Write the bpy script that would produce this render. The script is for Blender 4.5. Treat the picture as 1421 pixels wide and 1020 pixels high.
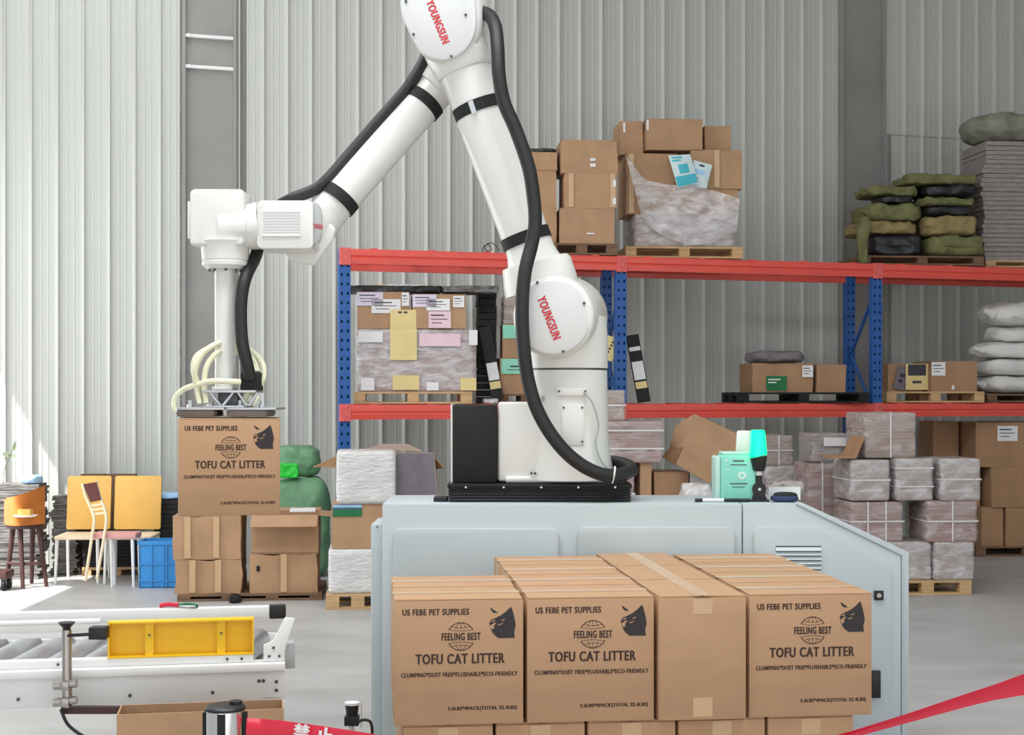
import bpy, bmesh, math, random
from mathutils import Vector, Matrix, noise

random.seed(7)
SC = bpy.context.scene
for o in list(bpy.data.objects):
    bpy.data.objects.remove(o)

# ------------------------------------------------------------------ camera, world, lamps, exposure
F, CX, HY, EYE = 2000.0, 710.0, 545.0, 1.62          # focal length in pixels, image centre, horizon row, eye height


def P(px, py, z):
    """pixel + distance -> point in the hall (camera at x=0,y=0, looking along +Y)"""
    return Vector(((px - CX) / F * z, z, EYE - (py - HY) / F * z))


def XX(px, z): return (px - CX) / F * z
def ZZ(py, z): return EYE - (py - HY) / F * z


cd = bpy.data.cameras.new('camera')
cam = bpy.data.objects.new('camera', cd)
SC.collection.objects.link(cam)
cam.location = (0, 0, EYE)
cam.rotation_euler = (math.pi / 2, 0, 0)
cd.sensor_width = 36.0
cd.lens = F / 1421 * 36.0
cd.shift_y = 35.0 / 1421
cd.clip_end = 200
SC.camera = cam

w = bpy.data.worlds.new('world')
SC.world = w
w.use_nodes = True
bg = w.node_tree.nodes['Background']
bg.inputs[0].default_value = (0.93, 0.97, 1.0, 1)
bg.inputs[1].default_value = 0.95

SUN_STRENGTH = 8.0
sd = bpy.data.lights.new('sun', 'SUN')
sd.energy = SUN_STRENGTH
sd.angle = math.radians(0.6)
sd.color = (1.0, 0.96, 0.9)
sun = bpy.data.objects.new('sun', sd)
SC.collection.objects.link(sun)
sun.rotation_euler = Vector((1.0, 1.0, -1.87)).to_track_quat('-Z', 'Y').to_euler()
sun.location = (-8, 8, 9)


def area(name, loc, target, sx, sy, power, col=(1, 1, 1)):
    l = bpy.data.lights.new(name, 'AREA')
    l.shape = 'RECTANGLE'
    l.size, l.size_y, l.energy, l.color = sx, sy, power, col
    o = bpy.data.objects.new(name, l)
    SC.collection.objects.link(o)
    o.location = loc
    o.rotation_euler = (Vector(target) - Vector(loc)).to_track_quat('-Z', 'Y').to_euler()
    return o


area('ceiling_fill_front', (-0.6, 4.0, 7.3), (-0.6, 4.0, 0), 6.0, 2.5, 360, (0.96, 0.98, 1.0))  # area lamp added under the closed ceiling for soft light, no opening there
area('ceiling_fill_left', (-3.2, 9.0, 7.3), (-3.2, 9.0, 0), 2.2, 7.0, 145, (0.96, 0.98, 1.0))  # second added ceiling lamp, out of view, brightens the left side
area('doorway_daylight', (-5.6, 10.2, 2.1), (0, 10.2, 1.2), 5.0, 3.6, 80, (0.95, 0.98, 1.0))

SC.view_settings.view_transform = 'Standard'
SC.view_settings.look = 'None'
SC.view_settings.gamma = 1.0
SC.view_settings.use_curve_mapping = False
SC.view_settings.exposure = 0.3

# ------------------------------------------------------------------ materials
MATS = {}


def lin(c):
    return tuple(((x / 255.0) / 12.92 if x / 255.0 <= 0.04045 else ((x / 255.0 + 0.055) / 1.055) ** 2.4) for x in c)


def mat(name, rgb, rough=0.6, metal=0.0, var=0.0, vscale=6.0, bump=0.0, bscale=40.0, stretch=(1, 1, 1), coat=0.0,
        emit=0.0, alpha=None, spec=0.5):
    """procedural Principled material; rgb are 0-255 display colours"""
    m = bpy.data.materials.new(name)
    m.use_nodes = True
    nt = m.node_tree
    b = nt.nodes['Principled BSDF']
    c = lin(rgb)
    b.inputs['Base Color'].default_value = (*c, 1)
    b.inputs['Roughness'].default_value = rough
    b.inputs['Metallic'].default_value = metal
    b.inputs['Specular IOR Level'].default_value = spec
    b.inputs['Coat Weight'].default_value = coat
    tc = nt.nodes.new('ShaderNodeTexCoord')
    mp = nt.nodes.new('ShaderNodeMapping')
    mp.inputs['Scale'].default_value = stretch
    nt.links.new(tc.outputs['Object'], mp.inputs[0])
    if var:
        n = nt.nodes.new('ShaderNodeTexNoise')
        n.inputs['Scale'].default_value = vscale
        n.inputs['Detail'].default_value = 5
        nt.links.new(mp.outputs[0], n.inputs['Vector'])
        r = nt.nodes.new('ShaderNodeValToRGB')
        r.color_ramp.elements[0].position = 0.3
        r.color_ramp.elements[1].position = 0.7
        r.color_ramp.elements[0].color = (*[max(0, x * (1 - var)) for x in c], 1)
        r.color_ramp.elements[1].color = (*[min(1, x * (1 + var)) for x in c], 1)
        nt.links.new(n.outputs['Fac'], r.inputs[0])
        nt.links.new(r.outputs[0], b.inputs['Base Color'])
    if bump:
        n2 = nt.nodes.new('ShaderNodeTexNoise')
        n2.inputs['Scale'].default_value = bscale
        n2.inputs['Detail'].default_value = 4
        nt.links.new(mp.outputs[0], n2.inputs['Vector'])
        bp = nt.nodes.new('ShaderNodeBump')
        bp.inputs['Strength'].default_value = bump
        bp.inputs['Distance'].default_value = 0.02
        nt.links.new(n2.outputs['Fac'], bp.inputs['Height'])
        nt.links.new(bp.outputs[0], b.inputs['Normal'])
    if emit:
        b.inputs['Emission Color'].default_value = (*c, 1)
        b.inputs['Emission Strength'].default_value = emit
    if alpha is not None:
        n3 = nt.nodes.new('ShaderNodeTexNoise')
        n3.inputs['Scale'].default_value = 7
        n3.inputs['Detail'].default_value = 6
        n3.inputs['Distortion'].default_value = 0.7
        mp3 = nt.nodes.new('ShaderNodeMapping')
        mp3.inputs['Scale'].default_value = (1, 1, 2.6)
        nt.links.new(tc.outputs['Object'], mp3.inputs[0])
        nt.links.new(mp3.outputs[0], n3.inputs['Vector'])
        mr = nt.nodes.new('ShaderNodeMapRange')
        mr.inputs[1].default_value = 0.35
        mr.inputs[2].default_value = 0.72
        mr.inputs[3].default_value = alpha[0]
        mr.inputs[4].default_value = alpha[1]
        nt.links.new(n3.outputs['Fac'], mr.inputs[0])
        nt.links.new(mr.outputs[0], b.inputs['Alpha'])
    MATS[name] = m
    return m


mat('concrete', (178, 177, 176), 0.42, var=0.14, vscale=1.3, bump=0.04, bscale=30, stretch=(1, 2.5, 1))
mat('sheet_metal', (196, 198, 193), 0.45, var=0.02, vscale=1.2, stretch=(1, 1, 0.3), spec=0.4)
mat('grey_paint', (150, 147, 144), 0.6, var=0.1, vscale=1.5)
mat('ceiling_paint', (200, 200, 198), 0.7, var=0.03)
mat('robot_white', (226, 226, 221), 0.28, var=0.01, vscale=2, coat=0.15)
mat('robot_cover', (214, 215, 214), 0.35, var=0.01)
mat('robot_grey', (176, 178, 178), 0.4, var=0.03)
mat('cabinet_paint', (188, 198, 201), 0.36, var=0.015, vscale=2)
mat('black_plastic', (24, 24, 26), 0.45, var=0.15, bump=0.05)
mat('black_rubber', (30, 30, 31), 0.5, var=0.12)
mat('matte_black', (16, 16, 18), 0.7, var=0.2)
mat('silver', (200, 202, 205), 0.3, metal=0.8, var=0.05)
mat('steel', (178, 172, 166), 0.25, metal=0.9, var=0.08)
mat('chrome', (215, 215, 215), 0.12, metal=1.0, var=0.02)
mat('bolt', (90, 90, 92), 0.4, metal=0.6)
mat('suction_grey', (132, 124, 121), 0.65, var=0.1)
mat('tube_cream', (232, 231, 200), 0.35, var=0.05)
mat('red_print', (200, 30, 45), 0.5)
mat('dark_print', (62, 42, 36), 0.75)
mat('cat_print', (52, 46, 48), 0.75)
mat('carton', (182, 144, 110), 0.75, var=0.05, vscale=5, bump=0.03, bscale=60, stretch=(1, 1, 3))
mat('carton_old', (178, 141, 108), 0.8, var=0.09, vscale=6, bump=0.08, bscale=22)
mat('carton_dark', (168, 130, 98), 0.8, var=0.10, vscale=5, bump=0.08, bscale=22)
mat('carton_inner', (150, 112, 80), 0.85, var=0.08)
mat('tape_clear', (201, 164, 124), 0.22, var=0.04, coat=0.4)
mat('tape_shiny', (196, 164, 132), 0.3, var=0.04)
mat('rack_blue', (36, 92, 164), 0.4, var=0.06)
mat('rack_red', (232, 86, 74), 0.3, var=0.05, coat=0.2)
mat('rack_pink', (226, 100, 96), 0.45, var=0.15, vscale=25)
mat('wood', (200, 165, 120), 0.75, var=0.14, vscale=4, stretch=(1, 8, 8), bump=0.1, bscale=30)
mat('wood_dark', (120, 92, 70), 0.8, var=0.2, vscale=4, stretch=(1, 8, 8))
mat('film', (236, 230, 230), 0.10, bump=0.55, bscale=26, stretch=(1, 1, 2), alpha=(0.10, 0.50))
mat('film_dense', (236, 232, 234), 0.12, bump=0.6, bscale=24, stretch=(1, 1, 2), alpha=(0.28, 0.78))
mat('film_white', (226, 224, 222), 0.3, bump=0.7, bscale=22, stretch=(1, 1, 2.5), alpha=(0.82, 1.0))
mat('paper_pink', (166, 134, 126), 0.8, var=0.08, vscale=9, stretch=(1, 1, 4))
mat('paper_brown', (166, 144, 130), 0.8, var=0.08, vscale=9, stretch=(1, 1, 5))
mat('paper_grey', (150, 140, 138), 0.85, var=0.25, vscale=10, stretch=(1, 1, 9))
mat('strap_white', (225, 220, 218), 0.5, var=0.02)
mat('label_white', (232, 230, 230), 0.6, var=0.03)
mat('label_lilac', (218, 206, 224), 0.6, var=0.05)
mat('label_yellow', (226, 204, 142), 0.6, var=0.05)
mat('label_pink', (232, 200, 210), 0.6, var=0.06)
mat('label_green', (150, 222, 196), 0.6, var=0.08)
mat('label_deep_green', (20, 110, 62), 0.6, var=0.1)
mat('ink', (60, 58, 66), 0.7)
mat('ink_white', (235, 238, 235), 0.7)
mat('olive', (112, 112, 72), 0.85, var=0.22, vscale=7, bump=0.5, bscale=14)
mat('khaki', (146, 128, 86), 0.85, var=0.2, vscale=7, bump=0.5, bscale=14)
mat('black_bag', (34, 34, 38), 0.4, var=0.3, vscale=8, bump=0.5, bscale=16)
mat('grey_tarp', (136, 136, 120), 0.7, var=0.25, vscale=7, bump=0.5, bscale=14)
mat('sack_white', (226, 225, 222), 0.6, var=0.05, vscale=6, bump=0.4, bscale=14)
mat('sack_green', (104, 150, 112), 0.6, var=0.14, vscale=6, bump=0.4, bscale=14)
mat('bag_bright_green', (40, 205, 62), 0.5, var=0.15, bump=0.3)
mat('cloth_grey', (122, 116, 122), 0.9, var=0.15, vscale=7, bump=0.4, bscale=14)
mat('yellow_paint', (246, 198, 22), 0.4, var=0.03)
mat('chair_yellow', (226, 178, 92), 0.5, var=0.04)
mat('chair_cream', (236, 218, 186), 0.5, var=0.05)
mat('chair_pink', (214, 158, 152), 0.7, var=0.05)
mat('chair_brown', (92, 42, 36), 0.5, var=0.1)
mat('stool_orange', (196, 116, 50), 0.4, var=0.15, vscale=4, stretch=(1, 1, 4))
mat('stool_dark', (70, 40, 38), 0.5, var=0.15)
mat('white_metal', (232, 232, 230), 0.4, var=0.02)
mat('crate_blue', (56, 144, 214), 0.45, var=0.05)
mat('light_blue', (160, 200, 235), 0.5, var=0.1)
mat('turquoise', (138, 216, 198), 0.4, var=0.04)
mat('turquoise_pale', (186, 222, 212), 0.4, var=0.05)
mat('aqua_print', (60, 178, 196), 0.4, var=0.1)
mat('bag_pale', (206, 224, 226), 0.35, var=0.06)
mat('beacon_green', (0, 255, 150), 0.3, emit=1.15)
mat('beacon_white', (232, 238, 228), 0.35, var=0.02)
mat('navy', (40, 52, 92), 0.5, var=0.1)
mat('tape_red', (206, 26, 56), 0.4, var=0.05)
mat('sheet_mixed', (112, 109, 107), 0.8, var=0.75, vscale=10, stretch=(1, 1, 10))
mat('leaf_green', (96, 108, 84), 0.6, var=0.2)

# ------------------------------------------------------------------ geometry helpers


class MB:
    def __init__(s):
        s.v, s.f = [], []

    def add(s, vs, fs):
        o = len(s.v)
        s.v += [tuple(p) for p in vs]
        s.f += [tuple(i + o for i in f) for f in fs]
        return s

    def box(s, x0, y0, z0, x1, y1, z1, M=None):
        vs = [Vector(p) for p in ((x0, y0, z0), (x1, y0, z0), (x1, y1, z0), (x0, y1, z0),
                                  (x0, y0, z1), (x1, y0, z1), (x1, y1, z1), (x0, y1, z1))]
        if M is not None:
            vs = [M @ p for p in vs]
        return s.add(vs, [(0, 3, 2, 1), (4, 5, 6, 7), (0, 1, 5, 4), (1, 2, 6, 5), (2, 3, 7, 6), (3, 0, 4, 7)])

    def pbox(s, px0, py0, px1, py1, z, depth):
        """box whose front face fills a pixel rectangle at distance z"""
        return s.box(XX(px0, z), z, ZZ(py1, z), XX(px1, z), z + depth, ZZ(py0, z))

    def loft(s, rings, cap=True, closed=True):
        n = len(rings[0])
        vs = [p for r in rings for p in r]
        fs = []
        for i in range(len(rings) - 1):
            for j in range(n if closed else n - 1):
                k = (j + 1) % n
                fs.append((i * n + j, i * n + k, (i + 1) * n + k, (i + 1) * n + j))
        if cap and closed:
            fs.append(tuple(range(n - 1, -1, -1)))
            fs.append(tuple((len(rings) - 1) * n + j for j in range(n)))
        return s.add(vs, fs)

    def cyl(s, p0, p1, r0, r1=None, n=20, cap=True):
        r1 = r0 if r1 is None else r1
        return s.spine([(p0, r0), (p1, r1)], n, cap)

    def spine(s, pr, n=20, cap=True):
        """straight-ish lofted round body through (point, radius) pairs"""
        rings = []
        pts = [Vector(p) for p, r in pr]
        ref = None
        for i, (p, r) in enumerate(pr):
            a = pts[max(0, i - 1)]
            b = pts[min(len(pts) - 1, i + 1)]
            d = b - a
            if d.length < 1e-9:
                d = pts[-1] - pts[0]
            d.normalize()
            if ref is None:
                ref = Vector((0, 0, 1)) if abs(d.z) < 0.8 else Vector((1, 0, 0))
            u = ref - d * ref.dot(d)
            u.normalize()
            ref = u
            v = d.cross(u)
            rings.append([pts[i] + u * (math.cos(2 * math.pi * k / n) * r) + v * (math.sin(2 * math.pi * k / n) * r)
                          for k in range(n)])
        return s.loft(rings, cap)

    def tube(s, pts, r, n=10, sub=6, cap=True):
        pts = [Vector(p) for p in pts]
        out = []
        for i in range(len(pts) - 1):
            a, b, c, d = pts[max(0, i - 1)], pts[i], pts[i + 1], pts[min(len(pts) - 1, i + 2)]
            for k in range(sub):
                t = k / sub
                out.append(0.5 * ((2 * b) + (c - a) * t + (2 * a - 5 * b + 4 * c - d) * t * t +
                                  (3 * b - a - 3 * c + d) * t ** 3))
        out.append(pts[-1])
        return s.spine([(p, r) for p in out], n, cap)

    def prism(s, poly, y0, y1):
        """polygon in x,z (front view) extruded from y0 to y1"""
        n = len(poly)
        vs = [Vector((x, y0, z)) for x, z in poly] + [Vector((x, y1, z)) for x, z in poly]
        fs = [tuple(range(n)), tuple(range(2 * n - 1, n - 1, -1))]
        for i in range(n):
            k = (i + 1) % n
            fs.append((i, i + n, k + n, k))
        return s.add(vs, fs)

    def lump(s, w, d, h, n=(6, 6, 6), expo=None, amp=0.0, freq=4.0, seed=0, M=None, keepbase=True):
        """subdivided (optionally rounded) box, base centre at origin, pushed about by noise"""
        idx = {}
        vs, fs = [], []
        nx, ny, nz = n

        def vert(i, j, k):
            key = (i, j, k)
            if key in idx:
                return idx[key]
            u = Vector((2 * i / nx - 1, 2 * j / ny - 1, 2 * k / nz - 1))
            if expo:
                inf = max(abs(u.x), abs(u.y), abs(u.z))
                nn = (abs(u.x) ** expo + abs(u.y) ** expo + abs(u.z) ** expo) ** (1 / expo)
                u = u * (inf / nn)
            p = Vector((u.x * w / 2, u.y * d / 2, (u.z + 1) * h / 2))
            if amp:
                q = noise.noise_vector(p * freq + Vector((seed * 3.7, seed * 1.3, seed * 2.1)))
                q2 = noise.noise_vector(p * freq * 2.7 + Vector((seed * 1.7, 5, seed)))
                dlt = q * amp + q2 * (amp * 0.5)
                if keepbase and k == 0:
                    dlt.z = 0
                p += dlt
                if p.z < 0:
                    p.z = 0
                if p.z > h:
                    p.z = h
            if M is not None:
                p = M @ p
            idx[key] = len(vs)
            vs.append(p)
            return idx[key]
        for i in range(nx):
            for j in range(ny):
                fs.append((vert(i, j, 0), vert(i, j + 1, 0), vert(i + 1, j + 1, 0), vert(i + 1, j, 0)))
                fs.append((vert(i, j, nz), vert(i + 1, j, nz), vert(i + 1, j + 1, nz), vert(i, j + 1, nz)))
        for i in range(nx):
            for k in range(nz):
                fs.append((vert(i, 0, k), vert(i + 1, 0, k), vert(i + 1, 0, k + 1), vert(i, 0, k + 1)))
                fs.append((vert(i, ny, k), vert(i, ny, k + 1), vert(i + 1, ny, k + 1), vert(i + 1, ny, k)))
        for j in range(ny):
            for k in range(nz):
                fs.append((vert(0, j, k), vert(0, j, k + 1), vert(0, j + 1, k + 1), vert(0, j + 1, k)))
                fs.append((vert(nx, j, k), vert(nx, j + 1, k), vert(nx, j + 1, k + 1), vert(nx, j, k + 1)))
        return s.add(vs, fs)

    def text(s, body, origin, ax, az, wd, ht):
        """flat lettering centred on origin; ax = reading direction, az = up direction"""
        vs, fs = glyphs(body)
        o, ax, az = Vector(origin), Vector(ax).normalized(), Vector(az).normalized()
        nr = ax.cross(az).normalized() * 0.0003
        n3 = len(vs) // 3                         # the copies lie a hair apart
        return s.add([o + ax * (x * wd) + az * (y * ht) + nr * (i // n3) for i, (x, y) in enumerate(vs)], fs)

    def mesh(s, name, bevel=0.0, seg=2, smooth=True, ang=35):
        me = bpy.data.meshes.new(name)
        me.from_pydata(s.v, [], s.f)
        bm = bmesh.new()
        bm.from_mesh(me)
        if bevel:
            bmesh.ops.recalc_face_normals(bm, faces=bm.faces)
            ed = [e for e in bm.edges if len(e.link_faces) == 2 and e.calc_face_angle(0) > math.radians(38)]
            bmesh.ops.bevel(bm, geom=ed, offset=bevel, offset_type='OFFSET', segments=seg, profile=0.5,
                            affect='EDGES', clamp_overlap=True)
        bmesh.ops.recalc_face_normals(bm, faces=bm.faces)
        bm.to_mesh(me)
        bm.free()
        if smooth:
            me.polygons.foreach_set('use_smooth', [True] * len(me.polygons))
            me.set_sharp_from_angle(angle=math.radians(ang))
        me.update()
        return me

    def build(s, name, m, parent=None, off=None, label=None, bevel=0.0, seg=2, smooth=True, ang=35, kind=None):
        if off is not None:
            s.v = [(x - off[0], y - off[1], z - off[2]) for x, y, z in s.v]
        me = s.mesh(name, bevel, seg, smooth, ang)
        me.materials.append(MATS[m])
        return link(name, me, parent, label, kind)


def link(name, me, parent=None, label=None, kind=None):
    o = bpy.data.objects.new(name, me)
    SC.collection.objects.link(o)
    if parent is not None:
        o.parent = parent
    if label:
        o['label'] = label
    if kind:
        o['kind'] = kind
    return o


GL = {}


def glyphs(body):
    if body not in GL:
        c = bpy.data.curves.new('lettering', 'FONT')
        c.body = body
        c.size = 1
        c.offset = 0.015
        c.space_character = 1.12
        c.resolution_u = 3
        o = bpy.data.objects.new('lettering', c)
        me = bpy.data.meshes.new_from_object(o)
        vs = [(v.co.x, v.co.y) for v in me.vertices]
        fs = [tuple(p.vertices) for p in me.polygons]
        x0, x1 = min(v[0] for v in vs), max(v[0] for v in vs)
        y0, y1 = min(v[1] for v in vs), max(v[1] for v in vs)
        n0 = len(vs)
        em = (y1 - y0) * 0.045                    # bold: three copies side by side
        vs = [(x + dx, y) for dx in (-em, 0, em) for x, y in vs]
        fs = [tuple(i + k * n0 for i in f) for k in range(3) for f in fs]
        x0, x1 = x0 - em, x1 + em
        GL[body] = ([((x - (x0 + x1) / 2) / (x1 - x0), (y - (y0 + y1) / 2) / (y1 - y0)) for x, y in vs], fs)
        bpy.data.objects.remove(o)
        bpy.data.meshes.remove(me)
        bpy.data.curves.remove(c)
    return GL[body]


def tag(o, label, cat, group=None):
    o['label'] = label
    o['category'] = cat
    if group:
        o['group'] = group
    return o


def thing(name, label, cat, loc, yaw=0.0, group=None):
    o = bpy.data.objects.new(name, None)
    o.empty_display_size = 0.05
    SC.collection.objects.link(o)
    o.location = loc
    o.rotation_euler = (0, 0, yaw)
    return tag(o, label, cat, group)


def dup(root, loc, yaw, label, group=None):
    r = root.copy()
    SC.collection.objects.link(r)
    r.location = loc
    r.rotation_euler = (0, 0, yaw)
    r['label'] = label
    if group:
        r['group'] = group
    for ch in list(root.children):
        c = ch.copy()
        SC.collection.objects.link(c)
        c.parent = r
        for g in list(ch.children):
            e = g.copy()
            SC.collection.objects.link(e)
            e.parent = c
    return r


def rrect(x0, z0, x1, z1, r, n=5, corners=(1, 1, 1, 1)):
    """rounded rectangle outline; corners = bl, br, tr, tl"""
    out = []
    for (cx, cz, a0, on) in ((x0 + r, z0 + r, 180, corners[0]), (x1 - r, z0 + r, 270, corners[1]),
                             (x1 - r, z1 - r, 0, corners[2]), (x0 + r, z1 - r, 90, corners[3])):
        if on:
            for k in range(n + 1):
                a = math.radians(a0 + 90 * k / n)
                out.append((cx + r * math.cos(a), cz + r * math.sin(a)))
        else:
            out.append((cx + (r if a0 in (270, 0) else -r), cz + (r if a0 in (0, 90) else -r)))
    return out


# ------------------------------------------------------------------ the hall
TAN = 0.30
TH = math.atan(TAN)
WC, WS = math.cos(TH), math.sin(TH)
WZ0, RZ0 = 14.40, 12.73                    # distance of wall and of rack front where x = 0


def wall_t(px):
    r = (px - CX) / F
    return WZ0 * r / (WC - r * WS)


def ZR(px): return RZ0 / (1 - TAN * (px - CX) / F)
def ZW(px): return WZ0 / (1 - TAN * (px - CX) / F)


m = MB()
m.box(-14, -2, -0.1, 16, 24, 0)
fl = m.build('floor', 'concrete')
fl['kind'] = 'structure'


def wp(t, d, z):
    """point on the back wall frame: t along it, d out towards the camera"""
    return Vector((t * WC + d * WS, WZ0 + t * WS - d * WC, z))


WM = Matrix.Translation((0, WZ0, 0)) @ Matrix.Rotation(TH, 4, 'Z')     # wall frame: x along, -y towards camera
m = MB()
m.box(-9.0, 0.02, 0.0, 12.0, 0.12, 7.6)
wall = m.build('wall_back', 'sheet_metal')
wall.matrix_world = WM
wall['kind'] = 'structure'

PITCH = 0.2275


def sheet(nr, z0, z1, extra):
    """profiled cladding sheet with nr tall ribs and two faint ribs between each"""
    prof = [(0, 0)]
    for i in range(nr):
        b = i * PITCH
        prof += [(b + 0.004, 0), (b + 0.028, -0.030), (b + 0.036, -0.030), (b + 0.042, 0),
                 (b + 0.108, 0), (b + 0.113, -0.0025), (b + 0.120, -0.0025), (b + 0.125, 0),
                 (b + 0.166, 0), (b + 0.171, -0.0025), (b + 0.178, -0.0025), (b + 0.183, 0)]
    prof.append((nr * PITCH, 0))
    vs, fs = [], []
    for (x, y) in prof:
        vs.append((x, y + extra, z0))
        vs.append((x, y + extra, z1))
    for i in range(len(prof) - 1):
        fs.append((2 * i, 2 * i + 2, 2 * i + 3, 2 * i + 1))
    m = MB()
    m.add(vs, fs)
    me = m.mesh('wall_panel', smooth=False)
    me.materials.append(MATS['sheet_metal'])
    return me


SH = {}
tC = [(wall_t(252), wall_t(327)), (wall_t(1164), wall_t(1225))]
spans = [(-7.6, tC[0][0]), (tC[0][1], tC[1][0]), (tC[1][1], 11.5)]
for a, b in spans:
    total = int(round((b - a) / PITCH))
    t = a
    first = (b - a) - total * PITCH
    if a < -7:
        t = b - total * PITCH
    while total > 0:
        nr = min(4, total)
        for key, (z0, z1, ex) in ((('lo', (0, 4.50, 0.008)), ('hi', (4.42, 7.6, -0.004))) if a > 2 else (('full', (0, 7.6, 0)),)):
            if (nr, key) not in SH:
                SH[(nr, key)] = sheet(nr, z0, z1, ex)
            o = link('wall_panel', SH[(nr, key)], wall)
            o.location = (t, 0, 0)
        t += nr * PITCH
        total -= nr
for i, (a, b) in enumerate(tC):
    m = MB()
    m.box(a - 0.02, 0.0, 0, b + 0.10, 0.019, 7.6)
    m.box(a, -0.05, 0, a + 0.03, 0.0, 7.6)
    m.box(b - 0.03, -0.05, 0, b, 0.0, 7.6)
    col = m.build('trim_%d' % (i + 1), 'grey_paint')
    col.matrix_world = WM
    col['kind'] = 'structure'
    if i == 0:
        for py in (47, 90):
            z = ZZ(py, 13.4)
            m = MB()
            m.box(a + 0.03, -0.045, z - 0.014, b - 0.03, 0.0, z + 0.014)
            m.cyl((a + 0.06, -0.055, z), (a + 0.06, 0, z), 0.018, n=10)
            m.build('crossbar', 'label_white', col)
# left wall with a doorway that lets the sun in, ceiling
XL = -5.8
m = MB()
m.box(XL - 0.2, -2, 0, XL, 7.4, 7.6)
m.box(XL - 0.2, 7.4, 4.35, XL, 13.4, 7.6)
m.box(XL - 0.2, 12.60, 0, XL, 13.4, 4.35)
o = m.build('wall_left', 'sheet_metal')
o['kind'] = 'structure'
m = MB()
m.box(-6.0, -2, 7.6, 14, 22, 7.7)
o = m.build('ceiling', 'ceiling_paint')
o['kind'] = 'structure'
m = MB()
m.box(11.0, 2, 0, 11.2, 19, 7.6)
o = m.build('wall_right', 'sheet_metal')
o['kind'] = 'structure'

# ------------------------------------------------------------------ pallet rack
UP_T, LO_T = 2.85, 1.515                     # top of the upper / lower beams
REAR = 0.13                                  # rear frame posts stand a little further along
RD = 0.72                                    # rack depth


def rack_t(px):
    r = (px - CX) / F
    return RZ0 * r / (WC - r * WS)


rt0 = rack_t(478)
RORG = Vector((rt0 * WC, RZ0 + rt0 * WS, 0))
rack = thing('pallet_rack', 'long two level pallet rack with blue uprights and red beams along the corrugated wall', 'rack', RORG, TH)
posts = [0.0, rack_t(862) - rt0, rack_t(1217) - rt0, rack_t(1217) - rt0 + 2.6]


def upright_mesh():
    m = MB()
    w, d = 0.10, 0.07
    xs = [-0.05, -0.034, -0.018, 0.018, 0.034, 0.05]
    z = 0.0
    top = UP_T
    rows = []
    while z < top:
        rows += [(z, min(z + 0.055, top), False), (z + 0.055, min(z + 0.08, top), True)]
        z += 0.08
    for z0, z1, hole in rows:
        if z1 <= z0:
            continue
        for i in range(5):
            if hole and i in (1, 3):
                continue
            m.add([(xs[i], 0, z0), (xs[i + 1], 0, z0), (xs[i + 1], 0, z1), (xs[i], 0, z1)], [(0, 1, 2, 3)])
    m.add([(-.05, 0, 0), (-.05, d, 0), (-.05, d, top), (-.05, 0, top)], [(0, 1, 2, 3)])
    m.add([(.05, 0, 0), (.05, d, 0), (.05, d, top), (.05, 0, top)], [(0, 1, 2, 3)])
    m.add([(-.05, d, 0), (.05, d, 0), (.05, d, top), (-.05, d, top)], [(0, 1, 2, 3)])
    m.add([(-.05, 0, top), (.05, 0, top), (.05, d, top), (-.05, d, top)], [(0, 1, 2, 3)])
    me = m.mesh('upright', smooth=False)
    me.materials.append(MATS['rack_blue'])
    return me


um = upright_mesh()
bk = MB()
bk.box(-0.05, -0.022, -0.14, 0.05, 0.0, 0.008)
for sx in (-0.025, 0.025):
    for zz in (-0.02, -0.06, -0.10):
        bk.cyl((sx, -0.026, zz), (sx, -0.02, zz), 0.008, n=8)
bkm = bk.mesh('beam_bracket', bevel=0.003, seg=1)
bkm.materials.append(MATS['rack_pink'])
for i, x in enumerate(posts):
    for y in (0, RD):
        o = link('upright', um, rack)
        o.location = (x + (REAR if y else 0), y, 0)
        if y == 0:
            p = MB()
            p.box(-0.08, -0.04, 0, 0.08, 0.11, 0.012)
            p.build('foot_plate', 'rack_blue', rack).location = (x, y, 0)
    for zt in (UP_T, LO_T):
        o = link('beam_bracket', bkm, rack)
        o.location = (x, 0, zt)
    zz = 0.35
    k = 0
    while zz < 2.2:
        a, b = (0.07, RD) if k % 2 == 0 else (RD, 0.07)
        m = MB()
        m.cyl((x + (REAR if a > .1 else 0), a, zz), (x + (REAR if b > .1 else 0), b, zz + 0.55), 0.018, n=6)
        m.build('brace', 'rack_blue', rack)
        zz += 0.55
        k += 1


def beam_mesh(L):
    m = MB()
    prof = [(-0.012, -0.125), (0.028, -0.125), (0.028, 0.0), (-0.018, 0.0), (-0.022, -0.02), (-0.022, -0.055),
            (-0.012, -0.066), (-0.018, -0.08)]
    m.loft([[Vector((0.05, y, z)) for y, z in prof], [Vector((L - 0.05, y, z)) for y, z in prof]])
    return m


for i in range(3):
    L = posts[i + 1] - posts[i]
    for zt in (UP_T, LO_T):
        for y in (0.0, RD + 0.03):
            o = beam_mesh(L).build('beam', 'rack_red', rack, smooth=False)
            o.location = (posts[i] + (REAR if y else 0), y, zt)
        for k in range(5):                     # pallet support bars across the beams
            m = MB()
            xk = posts[i] + L * (k + 0.5) / 5
            m.box(xk - 0.03, -0.02, zt, xk + 0.03, RD + 0.05, zt + 0.008)
            m.build('support_bar', 'rack_pink' if k % 2 else 'rack_red', rack)
SUP = 0.009

# ------------------------------------------------------------------ builders for cartons, bundles, pallets, sacks
YAW = math.radians(5)


def base_at(x0, x1, z, depth, yaw, base):
    """front face spans x0..x1 at distance z; returns base centre and width"""
    wd = (x1 - x0) * z / F
    c = Vector((XX((x0 + x1) / 2, z), z, base))
    c += Vector((-math.sin(yaw), math.cos(yaw), 0)) * (depth / 2)
    return c, wd


def top_of(ytop, z): return ZZ(ytop, z)


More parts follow.
